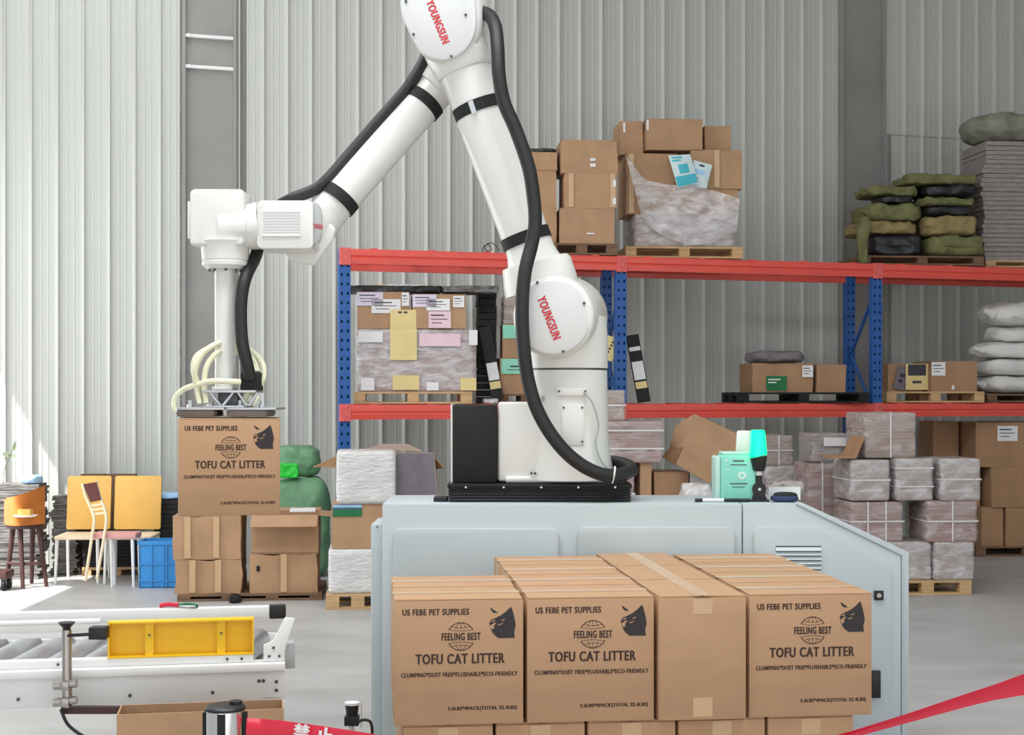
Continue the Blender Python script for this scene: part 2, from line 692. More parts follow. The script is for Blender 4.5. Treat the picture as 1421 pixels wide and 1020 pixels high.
def carton(label, x0, x1, ytop, base, z, depth=0.40, yaw=YAW, m='carton_old', name='cardboard_box', crumple=0.006,
           opened=None, tape=True, stickers=(), group=None, seed=None, tilt=0.0, vtape=False, cat='box'):
    c, wd = base_at(x0, x1, z, depth, yaw, base)
    h = top_of(ytop, z) - base
    seed = seed if seed is not None else (x0 * 0.13 + ytop * 0.07)
    r = thing(name, label, cat, c, yaw, group)
    if tilt:
        r.rotation_euler = (0, tilt, yaw)
    b = MB()
    hb = h - 0.004
    if opened is None:
        b.lump(wd, depth, hb, (6, 4, 5), None, crumple, 5.0, seed)
        b.build('body', m, r, ang=50, bevel=0.0)
        for s in (-1, 1):
            q = MB()
            q.box(-wd / 2, min(s * depth / 2, s * 0.004), 0, wd / 2, max(s * depth / 2, s * 0.004), 0.004)
            o = q.build('flap', m, r)
            o.location = (0, 0, hb)
    else:
        t = 0.005
        for (ax0, ay0, ax1, ay1) in ((-wd / 2, -depth / 2, wd / 2, -depth / 2 + t), (-wd / 2, depth / 2 - t, wd / 2, depth / 2),
                                     (-wd / 2, -depth / 2 + t, -wd / 2 + t, depth / 2 - t), (wd / 2 - t, -depth / 2 + t, wd / 2, depth / 2 - t)):
            b.box(ax0, ay0, 0, ax1, ay1, hb)
        b.box(-wd / 2, -depth / 2, 0, wd / 2, depth / 2, 0.006)
        b.build('body', m, r)
        for side, ang in opened.items():       # hinged flaps: f, b, l, r with opening angle from closed
            L = (depth if side in 'fb' else wd) * 0.46
            a = math.radians(ang)
            q = MB()
            if side in 'fb':
                q.box(-wd / 2 + .004, 0, 0, wd / 2 - .004, L, 0.005)
                M = Matrix.Rotation(a, 4, 'X') if side == 'f' else Matrix.Rotation(math.pi, 4, 'Z') @ Matrix.Rotation(a, 4, 'X')
                T = Matrix.Translation((0, -depth / 2 if side == 'f' else depth / 2, hb))
            else:
                q.box(-depth / 2 + .004, 0, 0, depth / 2 - .004, L, 0.005)
                M = Matrix.Rotation(-math.pi / 2 if side == 'l' else math.pi / 2, 4, 'Z') @ Matrix.Rotation(a, 4, 'X')
                T = Matrix.Translation((-wd / 2 if side == 'l' else wd / 2, 0, hb))
            q.v = [tuple(T @ M @ Vector(v)) for v in q.v]
            q.build('flap', m, r)
    yf = -depth / 2 - crumple - 0.002
    if tape and opened is None:
        q = MB()
        q.box(-wd / 2, -0.024, hb + 0.004, wd / 2, 0.024, hb + 0.0055)
        q.build('tape', 'tape_clear', r)
    if vtape:
        for f0 in vtape:
            q = MB()
            q.box(-wd / 2 + f0 * wd - 0.024, yf, 0.01, -wd / 2 + f0 * wd + 0.024, yf + 0.0015, hb)
            q.build('tape', 'tape_clear', r)
    for st in stickers:
        u0, v0, u1, v1, sm = st[:5]
        q = MB()
        q.box(-wd / 2 + u0 * wd, yf - 0.0015, v0 * h, -wd / 2 + u1 * wd, yf, v1 * h)
        s_ = q.build('sticker', sm, r)
        if len(st) > 5:                        # ink lines on the sticker
            q = MB()
            for (a0, b0, a1, b1) in st[5]:
                uu0, uu1 = u0 + (u1 - u0) * a0, u0 + (u1 - u0) * a1
                vv0, vv1 = v0 + (v1 - v0) * b0, v0 + (v1 - v0) * b1
                q.box(-wd / 2 + uu0 * wd, yf - 0.0022, vv0 * h, -wd / 2 + uu1 * wd, yf - 0.0015, vv1 * h)
            q.build('print', st[6] if len(st) > 6 else 'ink', s_)
    return base + h


INK = ((.1, .72, .7, .80), (.1, .50, .85, .55), (.15, .28, .6, .33))


def bundle(label, x0, x1, ytop, base, z, depth=0.42, yaw=YAW, core='paper_pink', film='film', straps=(1, 1), group=None,
           name='wrapped_bundle', n=14, seed=0, stickers=(), lean=0.0, cat='bundle'):
    """film-wrapped stack of flat sheets: uneven layers inside, wrinkled film, white straps"""
    c, wd = base_at(x0, x1, z, depth, yaw, base)
    h = top_of(ytop, z) - base
    r = thing(name, label, cat, c, yaw, group)
    rnd = random.Random(int(x0 * 7 + ytop * 3 + seed))
    q = MB()
    for k in range(n):
        z0, z1 = h * 0.985 * k / n, h * 0.985 * (k + 0.95) / n
        j = [rnd.uniform(0.0, 0.012) for _ in range(4)]
        q.box(-wd / 2 + 0.008 + j[0], -depth / 2 + 0.008 + j[1], z0, wd / 2 - 0.008 - j[2], depth / 2 - 0.008 - j[3], z1)
    q.build('sheets', core, r, kind='stuff', smooth=False)
    q = MB()
    q.lump(wd, depth, h, (16, 8, 14), 26, 0.005, 9.0, x0 * .31 + seed)
    q.build('stretch_film', film, r, ang=80)
    hs, vs = straps
    for k in range(hs):
        zz = h * (k + 1) / (hs + 1) + (0.1 * h if hs > 1 and k else 0)
        q = MB()
        e = 0.003
        for (a, b, cc, d) in ((-wd / 2 - e, -depth / 2 - e, wd / 2 + e, -depth / 2 - e + .003), (-wd / 2 - e, depth / 2 + e - .003, wd / 2 + e, depth / 2 + e),
                              (-wd / 2 - e, -depth / 2 - e, -wd / 2 - e + .003, depth / 2 + e), (wd / 2 + e - .003, -depth / 2 - e, wd / 2 + e, depth / 2 + e)):
            q.box(a, b, zz - .006, cc, d, zz + .006)
        q.build('strap', 'strap_white', r)
    for k in range(vs):
        xx = -wd / 2 + wd * (k + 1) / (vs + 1)
        q = MB()
        e = 0.003
        q.box(xx - .006, -depth / 2 - e, 0.002, xx + .006, -depth / 2 - e + .003, h)
        q.box(xx - .006, -depth / 2 - e, h - .003, xx + .006, depth / 2 + e, h)
        q.box(xx - .006, depth / 2 + e - .003, 0.002, xx + .006, depth / 2 + e, h)
        q.build('strap', 'strap_white', r)
    for u0, v0, u1, v1, sm in stickers:
        q = MB()
        q.box(-wd / 2 + u0 * wd, -depth / 2 - .017, v0 * h, -wd / 2 + u1 * wd, -depth / 2 - .0155, v1 * h)
        q.build('sticker', sm, r)
    return base + h


def pallet(label, x0, x1, base, z, h=0.12, depth=0.9, yaw=YAW, m='wood', blocks=3, group='wooden pallets'):
    c, wd = base_at(x0, x1, z, depth, yaw, base)
    r = thing('pallet', label, 'pallet', c, yaw)
    t = 0.018
    nb = 6
    for k in range(nb):
        y0 = -depth / 2 + k * (depth - 0.11) / (nb - 1)
        q = MB()
        q.box(-wd / 2, y0, h - t, wd / 2, y0 + 0.11, h)
        q.build('deck_board', m, r, bevel=0.002, seg=1)
    for i in range(3):
        y0 = -depth / 2 + i * (depth - 0.10) / 2
        q = MB()
        q.box(-wd / 2, y0, 0, wd / 2, y0 + 0.10, t)
        q.build('base_board', m, r, bevel=0.002, seg=1)
        for k in range(blocks):
            x = -wd / 2 + k * (wd - 0.10) / (blocks - 1)
            q = MB()
            q.box(x, y0, t, x + 0.10, y0 + 0.10, h - 2 * t)
            q.build('block', m, r, bevel=0.003, seg=1)
    for k in range(blocks):
        x = -wd / 2 + k * (wd - 0.10) / (blocks - 1)
        q = MB()
        q.box(x, -depth / 2, h - 2 * t, x + 0.10, depth / 2, h - t)
        q.build('stringer_board', m, r, bevel=0.002, seg=1)
    return base + h


def sack(label, x0, x1, ytop, base, z, m, depth=0.5, expo=3.2, amp=0.03, freq=4, seed=0, yaw=YAW, name='sack', cat='sack',
         group=None, tie=None, roll=0.0, n=(22, 14, 12)):
    c, wd = base_at(x0, x1, z, depth, yaw, base)
    h = top_of(ytop, z) - base
    r = thing(name, label, cat, c, yaw, group)
    if roll:
        r.rotation_euler = (0, roll, yaw)
    q = MB()
    q.lump(wd, depth, h, n, expo, amp, freq, seed + x0 * .01)
    q.build('body', m, r, ang=80)
    if tie == 'ear':                           # gathered corner
        q = MB()
        q.spine([((-wd / 2 + .04, -depth * .3, h * .5), h * .26), ((-wd / 2 - .01, -depth * .32, h * .55), h * .14),
                 ((-wd / 2 - .06, -depth * .33, h * .62), h * .10)], 10)
        q.build('gathered_corner', m, r)
    if tie == 'seam':
        q = MB()
        q.tube([(-wd / 2 * .86, -depth * .46, h * .55), (-wd * .2, -depth * .515, h * .5), (wd * .2, -depth * .515, h * .46), (wd / 2 * .86, -depth * .46, h * .5)], 0.008, 6, 4)
        q.build('seam', m, r)
    return base + h

# ------------------------------------------------------------------ control cabinet that carries the robot
CZ = 6.12
CT = ZZ(699, CZ)                              # top of the cabinet
CD = 0.52
CORG = Vector((XX(780, CZ), CZ, 0))
cab = thing('control_cabinet', 'long pale blue-grey metal control cabinet with sloping right end below the robot', 'cabinet', CORG)


def cpoly(pts): return [(XX(x, CZ), ZZ(y, CZ)) for x, y in pts]


m = MB()
m.prism([(XX(530, CZ), 0.0), (XX(1029.3, CZ), 0.0), (XX(1029.3, CZ), CT), (XX(530, CZ), CT)], CZ, CZ + CD)
m.build('body', 'cabinet_paint', cab, CORG, bevel=0.006)
m = MB()
m.prism([(XX(1030.7, CZ), 0.0), (XX(1250, CZ), 0.0), (XX(1250, CZ), ZZ(771, CZ)), (XX(1103, CZ), CT), (XX(1030.7, CZ), CT)], CZ, CZ + CD)
m.build('end_bay', 'cabinet_paint', cab, CORG, bevel=0.002)
m = MB()                                       # projecting lip round the sloping end
m.prism([(XX(1250.5, CZ), 0.0), (XX(1260, CZ), 0.0), (XX(1260, CZ), ZZ(766, CZ)), (XX(1116, CZ), CT), (XX(1103.4, CZ), CT), (XX(1250.5, CZ), ZZ(771, CZ))], CZ - 0.006, CZ + CD)
m.build('edge_lip', 'cabinet_paint', cab, CORG, bevel=0.0015)
m = MB()
m.box(XX(514, CZ + .1), CZ + 0.10, 0, XX(529.5, CZ), CZ + 0.42, ZZ(727, CZ + .1))
post_ = m.build('side_post', 'cabinet_paint', cab, CORG, bevel=0.01)
m = MB()
m.cyl(P(523, 731, CZ + .097), P(523, 731, CZ + .104), 0.004, n=8)
m.build('rivet', 'bolt', post_, CORG)
for poly in (rrect(XX(545, CZ), 0.10, XX(775, CZ), ZZ(733, CZ), 0.035),
             rrect(XX(801, CZ), 0.10, XX(1019, CZ), ZZ(731, CZ), 0.035)):
    m = MB()
    m.prism(poly, CZ - 0.022, CZ - 0.0005)
    m.build('door_panel', 'cabinet_paint', cab, CORG, bevel=0.004)
m = MB()
r = 0.035
pl = [(XX(1236, CZ), 0.10), (XX(1236, CZ), ZZ(790, CZ)), (XX(1229, CZ), ZZ(779, CZ)), (XX(1148, CZ), ZZ(739, CZ)), (XX(1132, CZ), ZZ(731, CZ))]
x0, z1 = XX(1044, CZ), ZZ(731, CZ)
pl += [(x0 + r - r * math.sin(math.radians(a)), z1 - r + r * math.cos(math.radians(a))) for a in range(0, 91, 18)] + [(x0, 0.10)]
m.prism(pl, CZ - 0.014, CZ - 0.0005)
edoor = m.build('door_panel', 'cabinet_paint', cab, CORG, bevel=0.004, label='narrow end door with louvred vent, lock and handle')
m = MB()
m.box(XX(1075, CZ), CZ - 0.0155, ZZ(793, CZ), XX(1138, CZ), CZ - 0.0143, ZZ(757, CZ))
m.build('vent_recess', 'bolt', edoor, CORG)
for i in range(6):
    y = 759 + i * 6.2
    m = MB()
    a, b = P(1075, y, CZ), P(1138, y + 4.5, CZ)
    m.add([(a.x, CZ - .0156, a.z), (b.x, CZ - .0156, a.z), (b.x, CZ - .026, b.z), (a.x, CZ - .026, b.z),
           (a.x, CZ - .0156, b.z - .002), (b.x, CZ - .0156, b.z - .002)],
          [(0, 3, 2, 1), (3, 4, 5, 2), (0, 1, 5, 4), (0, 4, 3), (1, 2, 5)])
    m.build('vent_slat', 'cabinet_paint', edoor, CORG, smooth=False)
m = MB()
m.pbox(1213, 820, 1226, 833, CZ - 0.024, 0.0095)
lk = m.build('lock', 'black_plastic', edoor, CORG, bevel=0.002)
m = MB()
m.pbox(1207, 931, 1222, 969, CZ - 0.03, 0.0155)
m.build('handle', 'black_plastic', edoor, CORG, bevel=0.003)
m = MB()
m.cyl(P(1219.5, 826.5, CZ - 0.0265), P(1219.5, 826.5, CZ - 0.0237), 0.010, n=14)
m.build('lock_cylinder', 'steel', cab, CORG, label='round steel key cylinder of the lock')

# ------------------------------------------------------------------ robot arm
RZ = 6.40
RORGN = P(748, 697, RZ)
RORGN.z = CT
rob = thing('robot_arm', 'big white articulated palletizing robot arm on a black bellows plinth', 'robot', RORGN)


def part(mb, name, m, parent=None, **k):
    return mb.build(name, m, parent or rob, RORGN, **k)


PZ = 6.20
s = PZ / F
m = MB()
x0, x1 = XX(621, PZ), XX(876, PZ)
zb, zt = CT + 0.001, ZZ(671, PZ)
hh = zt - zb
n = 5
for i in range(n):                             # folds of the bellows
    a, b = zb + hh * 0.78 * i / n, zb + hh * 0.78 * (i + 1) / n
    m.box(x0 + .006, PZ + .006, a, x1 - .006, PZ + .43, (a + b) / 2)
    m.box(x0, PZ, (a + b) / 2, x1, PZ + .436, b)
plinth = part(m, 'plinth', 'black_plastic', bevel=0.002, seg=1)
m = MB()
m.box(x0 - .002, PZ - .006, zb + hh * 0.78, x1 + .002, PZ + .44, zt - .002)
part(m, 'plinth_lid', 'matte_black', plinth, bevel=0.003)
for px in (646, 698.5, 750.5, 802, 853):
    m = MB()
    c = P(px, 676, PZ)
    m.cyl((c.x, PZ - .0095, c.z), (c.x, PZ - .0058, c.z), 0.005, n=8)
    part(m, 'screw', 'silver', plinth)
m = MB()
m.pbox(601, 690, 620, 696.2, PZ + 0.02, 0.12)
part(m, 'foot', 'black_plastic', bevel=0.004)
# motor boxes on the left
m = MB()
m.box(XX(628, 6.24), 6.24, zt, XX(689, 6.24), 6.58, ZZ(562, 6.24))
part(m, 'motor_box', 'matte_black', bevel=0.006)
m = MB()
m.box(XX(625, 6.25), 6.25, zt, XX(627.4, 6.25), 6.58, ZZ(561, 6.25))
part(m, 'motor_box_plate', 'robot_white')
m = MB()
m.box(XX(690.5, 6.26), 6.26, zt + 0.004, XX(765, 6.26), 6.58, ZZ(558, 6.26))
part(m, 'gear_housing', 'robot_white', bevel=0.012, seg=3)
m = MB()
m.box(XX(700, 6.23), 6.235, zt, XX(850, 6.23), 6.60, ZZ(661, 6.23))
bp_ = part(m, 'base_plate', 'robot_white', bevel=0.012, seg=3)
# column
cx = 788
m = MB()
prof = [(664, 66), (650, 63), (630, 59.5), (600, 57), (560, 56), (514, 55)]
m.spine([(P(cx - 1, y, RZ), r * RZ / F) for y, r in prof], 40)
colm = part(m, 'base_column', 'robot_white')
m = MB()
m.spine([(P(cx, 513.6, RZ), 53.5 * RZ / F), (P(cx, 511.4, RZ), 53.5 * RZ / F)], 40)
part(m, 'seam_ring', 'bolt', colm)
m = MB()
m.spine([(P(cx, 511.2, RZ), 55 * RZ / F), (P(cx, 470, RZ), 55 * RZ / F), (P(cx, 440, RZ), 53 * RZ / F)], 40)
part(m, 'turret', 'robot_white')
zf = RZ - 57 * RZ / F


def on_column(px, y0, y1, halfw, name, m_, parent, th=0.006, screws=()):
    """plate lying on the front of the round column"""
    R = 57.6 * RZ / F
    X0 = XX(cx, RZ)
    q = MB()
    n = 8
    xa, xb = XX(px - halfw, RZ) - X0, XX(px + halfw, RZ) - X0
    vs, fs = [], []
    for i in range(n + 1):
        x = xa + (xb - xa) * i / n
        y = -math.sqrt(max(R * R - x * x, 0))
        nn = Vector((x, y, 0)).normalized()
        for zz in (ZZ(y1, RZ), ZZ(y0, RZ)):
            vs.append(Vector((X0 + x, RZ + y, zz)) + nn * th)
            vs.append(Vector((X0 + x, RZ + y, zz)) - nn * 0.004)
    for i in range(n):
        a = i * 4
        fs += [(a, a + 4, a + 6, a + 2), (a + 1, a + 3, a + 7, a + 5), (a, a + 1, a + 5, a + 4), (a + 2, a + 6, a + 7, a + 3)]
    fs += [(0, 2, 3, 1), (4 * n, 4 * n + 1, 4 * n + 3, 4 * n + 2)]
    q.add(vs, fs)
    o = part(q, name, m_, parent, bevel=0.002)
    for sx, sy in screws:
        x = XX(sx, RZ) - X0
        y = -math.sqrt(R * R - x * x)
        nn = Vector((x, y, 0)).normalized()
        c = Vector((X0 + x, RZ + y, ZZ(sy, RZ)))
        q = MB()
        q.cyl(c + nn * (th - .001), c + nn * (th + .004), 0.005, n=8)
        part(q, 'screw', 'bolt', parent)
    return o


on_column(792, 560, 616, 15, 'access_cover', 'robot_white', colm, screws=((780, 565), (804, 565), (804, 611)))
on_column(791, 538, 549, 20, 'cable_cover', 'robot_white', colm, screws=((774, 543), (808, 543)))
m = MB()
c = P(754, 553, 6.262)
m.cyl(c + Vector((0, .03, 0)), c + Vector((0, -.006, 0)), 0.013, n=16)
m.cyl(c + Vector((0, .0, 0)), c + Vector((0, -.009, 0)), 0.006, n=12)
part(m, 'plug', 'robot_grey', colm)
m = MB()
m.tube([P(810, 544, 6.215), P(822, 560, 6.215), P(830, 590, 6.23), P(826, 615, 6.23), P(834, 640, 6.24), P(848, 655, 6.25)], 0.004, 6)
part(m, 'sensor_cable', 'robot_grey', colm)
for px in (737, 742):
    m = MB()
    c = P(px, 657, 6.235)
    m.cyl(c + Vector((0, .01, 0)), c + Vector((0, -.008, 0)), 0.006, n=8)
    part(m, 'screw', 'bolt', bp_)


def rounded_drum(cf, cb, rf, rb, name, m_, parent=None):
    """drum along the viewing axis with eased rims"""
    q = MB()
    d = (cb - cf).normalized()
    e = 0.018
    q.spine([(cf, rf - e), (cf + d * e * .3, rf - e * .3), (cf + d * e, rf), (cb - d * e, rb), (cb - d * e * .3, rb - e * .3), (cb, rb - e)], 48)
    return part(q, name, m_, parent, ang=50)


# shoulder
sf, sb = P(767, 440, 6.17), P(787, 441, 6.62)
sho = rounded_drum(sf, sb, 57 * 6.17 / F, 56.5 * 6.62 / F, 'shoulder_drum', 'robot_white')
cf = P(766.5, 440, 6.15)
m = MB()
R = 53.5 * 6.15 / F
m.spine([(cf + Vector((0, -.006, 0)), R - .012), (cf + Vector((0, -.003, 0)), R - .004), (cf + Vector((0, .004, 0)), R), (cf + Vector((0, .03, 0)), R)], 48)
cov = part(m, 'shoulder_cover', 'robot_cover', ang=50)
rd = Vector((0.36, 0, -0.93)).normalized()      # reading direction of the lettering
rup = Vector((0.93, 0, 0.36)).normalized()
m = MB()
m.text('YOUNGSUN', P(761.5, 441, 6.1425), rd, rup, 63 * 6.15 / F, 12.5 * 6.15 / F)
part(m, 'lettering', 'red_print', cov, label='red maker lettering reading down the cover', kind='stuff')
for px, py in ((745, 392), (810, 421), (781, 488), (721, 455)):
    m = MB()
    c = P(px, py, 6.15)
    m.cyl(c + Vector((0, .0, 0)), c + Vector((0, -.011, 0)), 0.0065, n=10)
    part(m, 'screw', 'bolt', cov)
# lower arm
LZ = 6.36
k = LZ / F
m = MB()
m.spine([(P(752, 404, LZ), 52 * k), (P(749, 390, LZ), 51.5 * k), (P(744, 366, LZ), 48.5 * k), (P(743.6, 364.6, LZ), 45 * k)], 40)
part(m, 'shoulder_shell', 'robot_white', ang=40)
m = MB()
m.spine([(P(743, 372, LZ), 40 * k), (P(736, 350, LZ), 34 * k), (P(731, 335, LZ), 33 * k), (P(700, 248, LZ), 35 * k), (P(667, 160, LZ), 35.5 * k), (P(644, 98, LZ), 36 * k)], 40)
larm = part(m, 'lower_arm', 'robot_white', ang=50)
m = MB()
m.spine([(P(644.5, 101, LZ), 38 * k), (P(643, 97, LZ), 40.5 * k), (P(636, 78, LZ), 44 * k), (P(620, 36, LZ), 46 * k)], 40)
part(m, 'elbow_collar', 'robot_white', ang=40)


def band(c, d, r, w_, name='strap', m_='matte_black', parent=None):
    q = MB()
    q.spine([(c - d * w_ / 2, r), (c + d * w_ / 2, r)], 36)
    return part(q, name, m_, parent, label=None)


dl = (P(667, 160, LZ) - P(731, 335, LZ)).normalized()
b1 = band(P(665, 151, LZ), dl, 37 * k, 0.052)
band(P(729.5, 331, LZ), dl, 35 * k, 0.05)
m = MB()
m.box(-.012, -.004, -.028, .012, .004, .028, Matrix.Translation(P(655, 149, 6.235)) @ Matrix.Rotation(math.radians(-19), 4, 'Y'))
part(m, 'buckle', 'silver', b1, bevel=0.003)
# elbow
outl = [(575, -60), (632, -72), (650, -40), (659, 0), (661, 30), (657, 52), (646, 70), (632, 80), (614, 84.5), (598, 82), (585, 75), (576, 62), (565, 40), (557, 20), (555, 0), (556, -30)]
EZ = 6.2


def orow(sc, z):
    cx_, cy_ = 608, 5
    return [P(cx_ + (x - cx_) * sc, cy_ + (y - cy_) * sc, z) for x, y in smooth_outline]


smooth_outline = []
N = len(outl)
for i in range(N):
    a, b, c, d = [Vector(outl[(i + j) % N]) for j in (-1, 0, 1, 2)]
    for q in range(4):
        t = q / 4
        p = 0.5 * (2 * b + (c - a) * t + (2 * a - 5 * b + 4 * c - d) * t * t + (3 * b - a - 3 * c + d) * t ** 3)
        smooth_outline.append((p.x, p.y))
m = MB()
m.loft([orow(.955, EZ - .004), orow(.985, EZ), orow(1, EZ + .01), orow(1, EZ + .03)])
ecov = part(m, 'elbow_cover', 'robot_cover', ang=50)
m = MB()
ring = lambda sc, z, dx: [p + Vector((dx, 0, 0)) for p in orow(sc, z)]
m.loft([ring(.99, EZ + .031, .0), ring(1.05, EZ + .05, .012), ring(1.06, EZ + .20, .04), ring(1.02, EZ + .36, .05), ring(.97, EZ + .38, .05)])
part(m, 'elbow_housing', 'robot_white', ang=50)
m = MB()
m.text('YOUNGSUN', P(607, 30, EZ - .0055), Vector((.37, 0, -.93)), Vector((.93, 0, .37)), 64 * EZ / F, 11.5 * EZ / F)
part(m, 'lettering', 'red_print', ecov, label='red maker lettering reading down the cover', kind='stuff')
for px, py in ((563, 3), (573.5, 48.5), (626, 79), (646, 21.5)):
    m = MB()
    c = P(px, py, EZ + .004)
    m.cyl(c, c + Vector((0, -.014, 0)), 0.006, n=10)
    part(m, 'screw', 'bolt', ecov)
# forearm
FZ0, FZ1 = 6.56, 6.44
m = MB()
A, B = P(604, 126, FZ0), P(476, 271, FZ1)
m.spine([(P(632, 94, FZ0), .108), (P(618, 110, FZ0), .104), (P(606, 124, FZ0), .098), (P(604, 126, FZ0), .086)], 36)
part(m, 'forearm_collar', 'robot_white', ang=40)
m = MB()
m.spine([(P(618, 110, FZ0), .084), (A, .085), (B, .083), (P(450, 300, FZ1), .083)], 40)
part(m, 'forearm', 'robot_white', ang=50)
df = (B - A).normalized()
band(P(588, 144, 6.545), df, .0905, .05)
band(P(471, 276.5, 6.438), df, .089, .05)
# wrist knuckle at the end of the forearm
m = MB()
m.spine([(P(458, 292, FZ1), .081), (P(440, 318, 6.43), .081), (P(428, 336, 6.42), .078), (P(420, 346, 6.42), .06)], 28)
kn = part(m, 'wrist_knuckle', 'robot_white', ang=30)
m = MB()
m.loft([[P(x, y, 6.365) for x, y in ((388, 343), (430, 308), (452, 302), (466, 318), (462, 332), (436, 369), (404, 364))],
        [P(x, y, 6.55) for x, y in ((388, 343), (430, 308), (452, 302), (466, 318), (462, 332), (436, 369), (404, 364))]])
part(m, 'knuckle_shell', 'robot_white', kn, bevel=0.012, seg=3)
# motor cover with louvres
m = MB()
MZ = 6.16
m.prism(rrect(XX(356, MZ), ZZ(345, MZ), XX(434, MZ), ZZ(278, MZ), .022), MZ, MZ + .24)
mc = part(m, 'motor_cover', 'robot_white', bevel=0.006)
m = MB()
m.prism(rrect(XX(363, MZ), ZZ(328, MZ), XX(417.5, MZ), ZZ(291, MZ), .004), MZ - .002, MZ + .001)
part(m, 'louvre_frame', 'robot_white', mc)
for i in range(9):
    m = MB()
    y = 293 + i * 3.9
    m.box(XX(365, MZ), MZ - .005, ZZ(y + 2.2, MZ), XX(416, MZ), MZ - .0015, ZZ(y, MZ))
    part(m, 'louvre', 'robot_cover', mc)
m = MB()
m.box(XX(363, MZ), MZ - .008, ZZ(328.5, MZ), XX(417, MZ), MZ - .001, ZZ(325.5, MZ))
part(m, 'louvre_lip', 'robot_white', mc, bevel=.002)
m = MB()
capo = [(434.5, 280), (440, 282), (444.5, 290), (446, 306), (446, 322), (443, 335), (434.5, 339)]
m.loft([[P(x, y, MZ + .012) for x, y in capo], [P(x + 1, y, MZ + .22) for x, y in capo]])
ec = part(m, 'motor_end_cap', 'robot_grey', bevel=.004)
m = MB()
m.text('YOUNGSUN', P(440.5, 314, MZ + .0105), (1, 0, -.12), (.12, 0, 1), 14.5 * MZ / F, 7 * MZ / F)
part(m, 'lettering', 'red_print', ec, label='small red maker lettering on the end cap', kind='stuff')
m = MB()                                         # neck between wrist block and motor
m.spine([(P(308, 317, 6.25), .094), (P(346, 315, 6.25), .094), (P(347, 315, 6.25), .099), (P(362, 313, 6.25), .103)], 32)
part(m, 'wrist_neck', 'robot_white', ang=40)
WZ = 6.26
m = MB()
bo = rrect(XX(262.5, WZ - .09), ZZ(341, WZ - .09), XX(338, WZ - .09), ZZ(262, WZ - .09), .022, n=5)
m.prism(bo, WZ - .09, WZ + .11)
part(m, 'wrist_block', 'robot_white', bevel=.014, seg=3)
m = MB()
m.pbox(259.6, 279, 263.5, 331, WZ - .07, .14)
part(m, 'side_cover', 'robot_white', bevel=.004)
m = MB()
kk = WZ / F
m.spine([(P(312, 336, WZ), 37 * kk), (P(312, 345, WZ), 33 * kk), (P(312, 361, WZ), 32 * kk), (P(312, 362.5, WZ), 30.8 * kk), (P(312, 364, WZ), 32 * kk), (P(312, 369, WZ), 31.5 * kk), (P(312, 371, WZ), 28 * kk), (P(312, 374, WZ), 25 * kk)], 36)
fl_ = part(m, 'wrist_flange', 'robot_white', ang=30)
for i in range(8):
    a = 2 * math.pi * (i + .3) / 8
    c = P(312, 374, WZ) + Vector((math.cos(a) * 21 * kk, math.sin(a) * 21 * kk, 0))
    m = MB()
    m.cyl(c, c - Vector((0, 0, .010)), .006, n=8)
    part(m, 'bolt', 'bolt', fl_)
m = MB()
m.spine([(P(312, 373, WZ), 14.5 * kk), (P(312, 545, WZ), 14 * kk)], 28)
part(m, 'tool_pole', 'robot_white')
# suction gripper
GT = 580                                         # row of the carton top
m = MB()
m.box(XX(287, WZ), WZ - .10, ZZ(545, WZ), XX(360, WZ), WZ + .10, ZZ(541.5, WZ))
gf = part(m, 'gripper_plate', 'silver', bevel=.002)
m = MB()
m.box(XX(290, WZ), WZ - .12, ZZ(565, WZ), XX(345, WZ), WZ + .12, ZZ(562.5, WZ))
part(m, 'gripper_plate', 'silver', bevel=.002)
for y in (WZ - .09, WZ + .09):
    for (xa, xb) in ((292, 306), (323, 309), (330, 342), (357, 345)):
        m = MB()
        m.spine([(P(xa, 545, y), .006), (P(xb, 563, y), .006)], 6)
        part(m, 'strut', 'silver', gf)
m = MB()
m.box(XX(305, WZ), WZ - .05, ZZ(563, WZ), XX(332, WZ), WZ + .08, ZZ(545, WZ))
part(m, 'valve_block', 'bolt', bevel=.003)
m = MB()
m.box(XX(298, WZ), WZ - .07, ZZ(541.5, WZ), XX(326, WZ), WZ + .07, ZZ(537, WZ))
part(m, 'pole_foot', 'robot_white', bevel=.003)
for (xa, xb) in ((250, 306), (319, 378)):
    m = MB()
    m.box(XX(xa - 5, WZ - .12), WZ - .125, ZZ(569, WZ - .12), XX(xb + 5, WZ - .12), WZ + .125, ZZ(565.5, WZ - .12))
    sp = part(m, 'pad_plate', 'silver', bevel=.003)
    m = MB()
    m.lump(XX(xb, WZ) - XX(xa, WZ), .235, (GT - 569) * kk, (10, 8, 2), 9, 0, 1, 0, Matrix.Translation((XX((xa + xb) / 2, WZ), WZ, ZZ(GT, WZ - .148) + .004)))
    part(m, 'suction_pad', 'suction_grey', sp)
    for px in (xa + 14, xb - 14):
        m = MB()
        c = P(px, 565, WZ - .05)
        m.cyl(c, c + Vector((0, 0, .03)), .011, n=10)
        m.cyl(c, c + Vector((0, 0, .012)), .016, n=6)
        part(m, 'hose_fitting', 'silver', sp)
m = MB()
m.spine([(P(312.5, 576, WZ - .09), .010), (P(312.5, 563, WZ - .09), .010)], 10)
m.spine([(P(312.5, 571, WZ - .09), .014), (P(312.5, 568, WZ - .09), .014)], 10)
part(m, 'air_nozzle', 'robot_white')
m = MB()
m.pbox(333, 517, 359, 542, WZ - .06, .11)
part(m, 'hose_block', 'matte_black', bevel=.004)
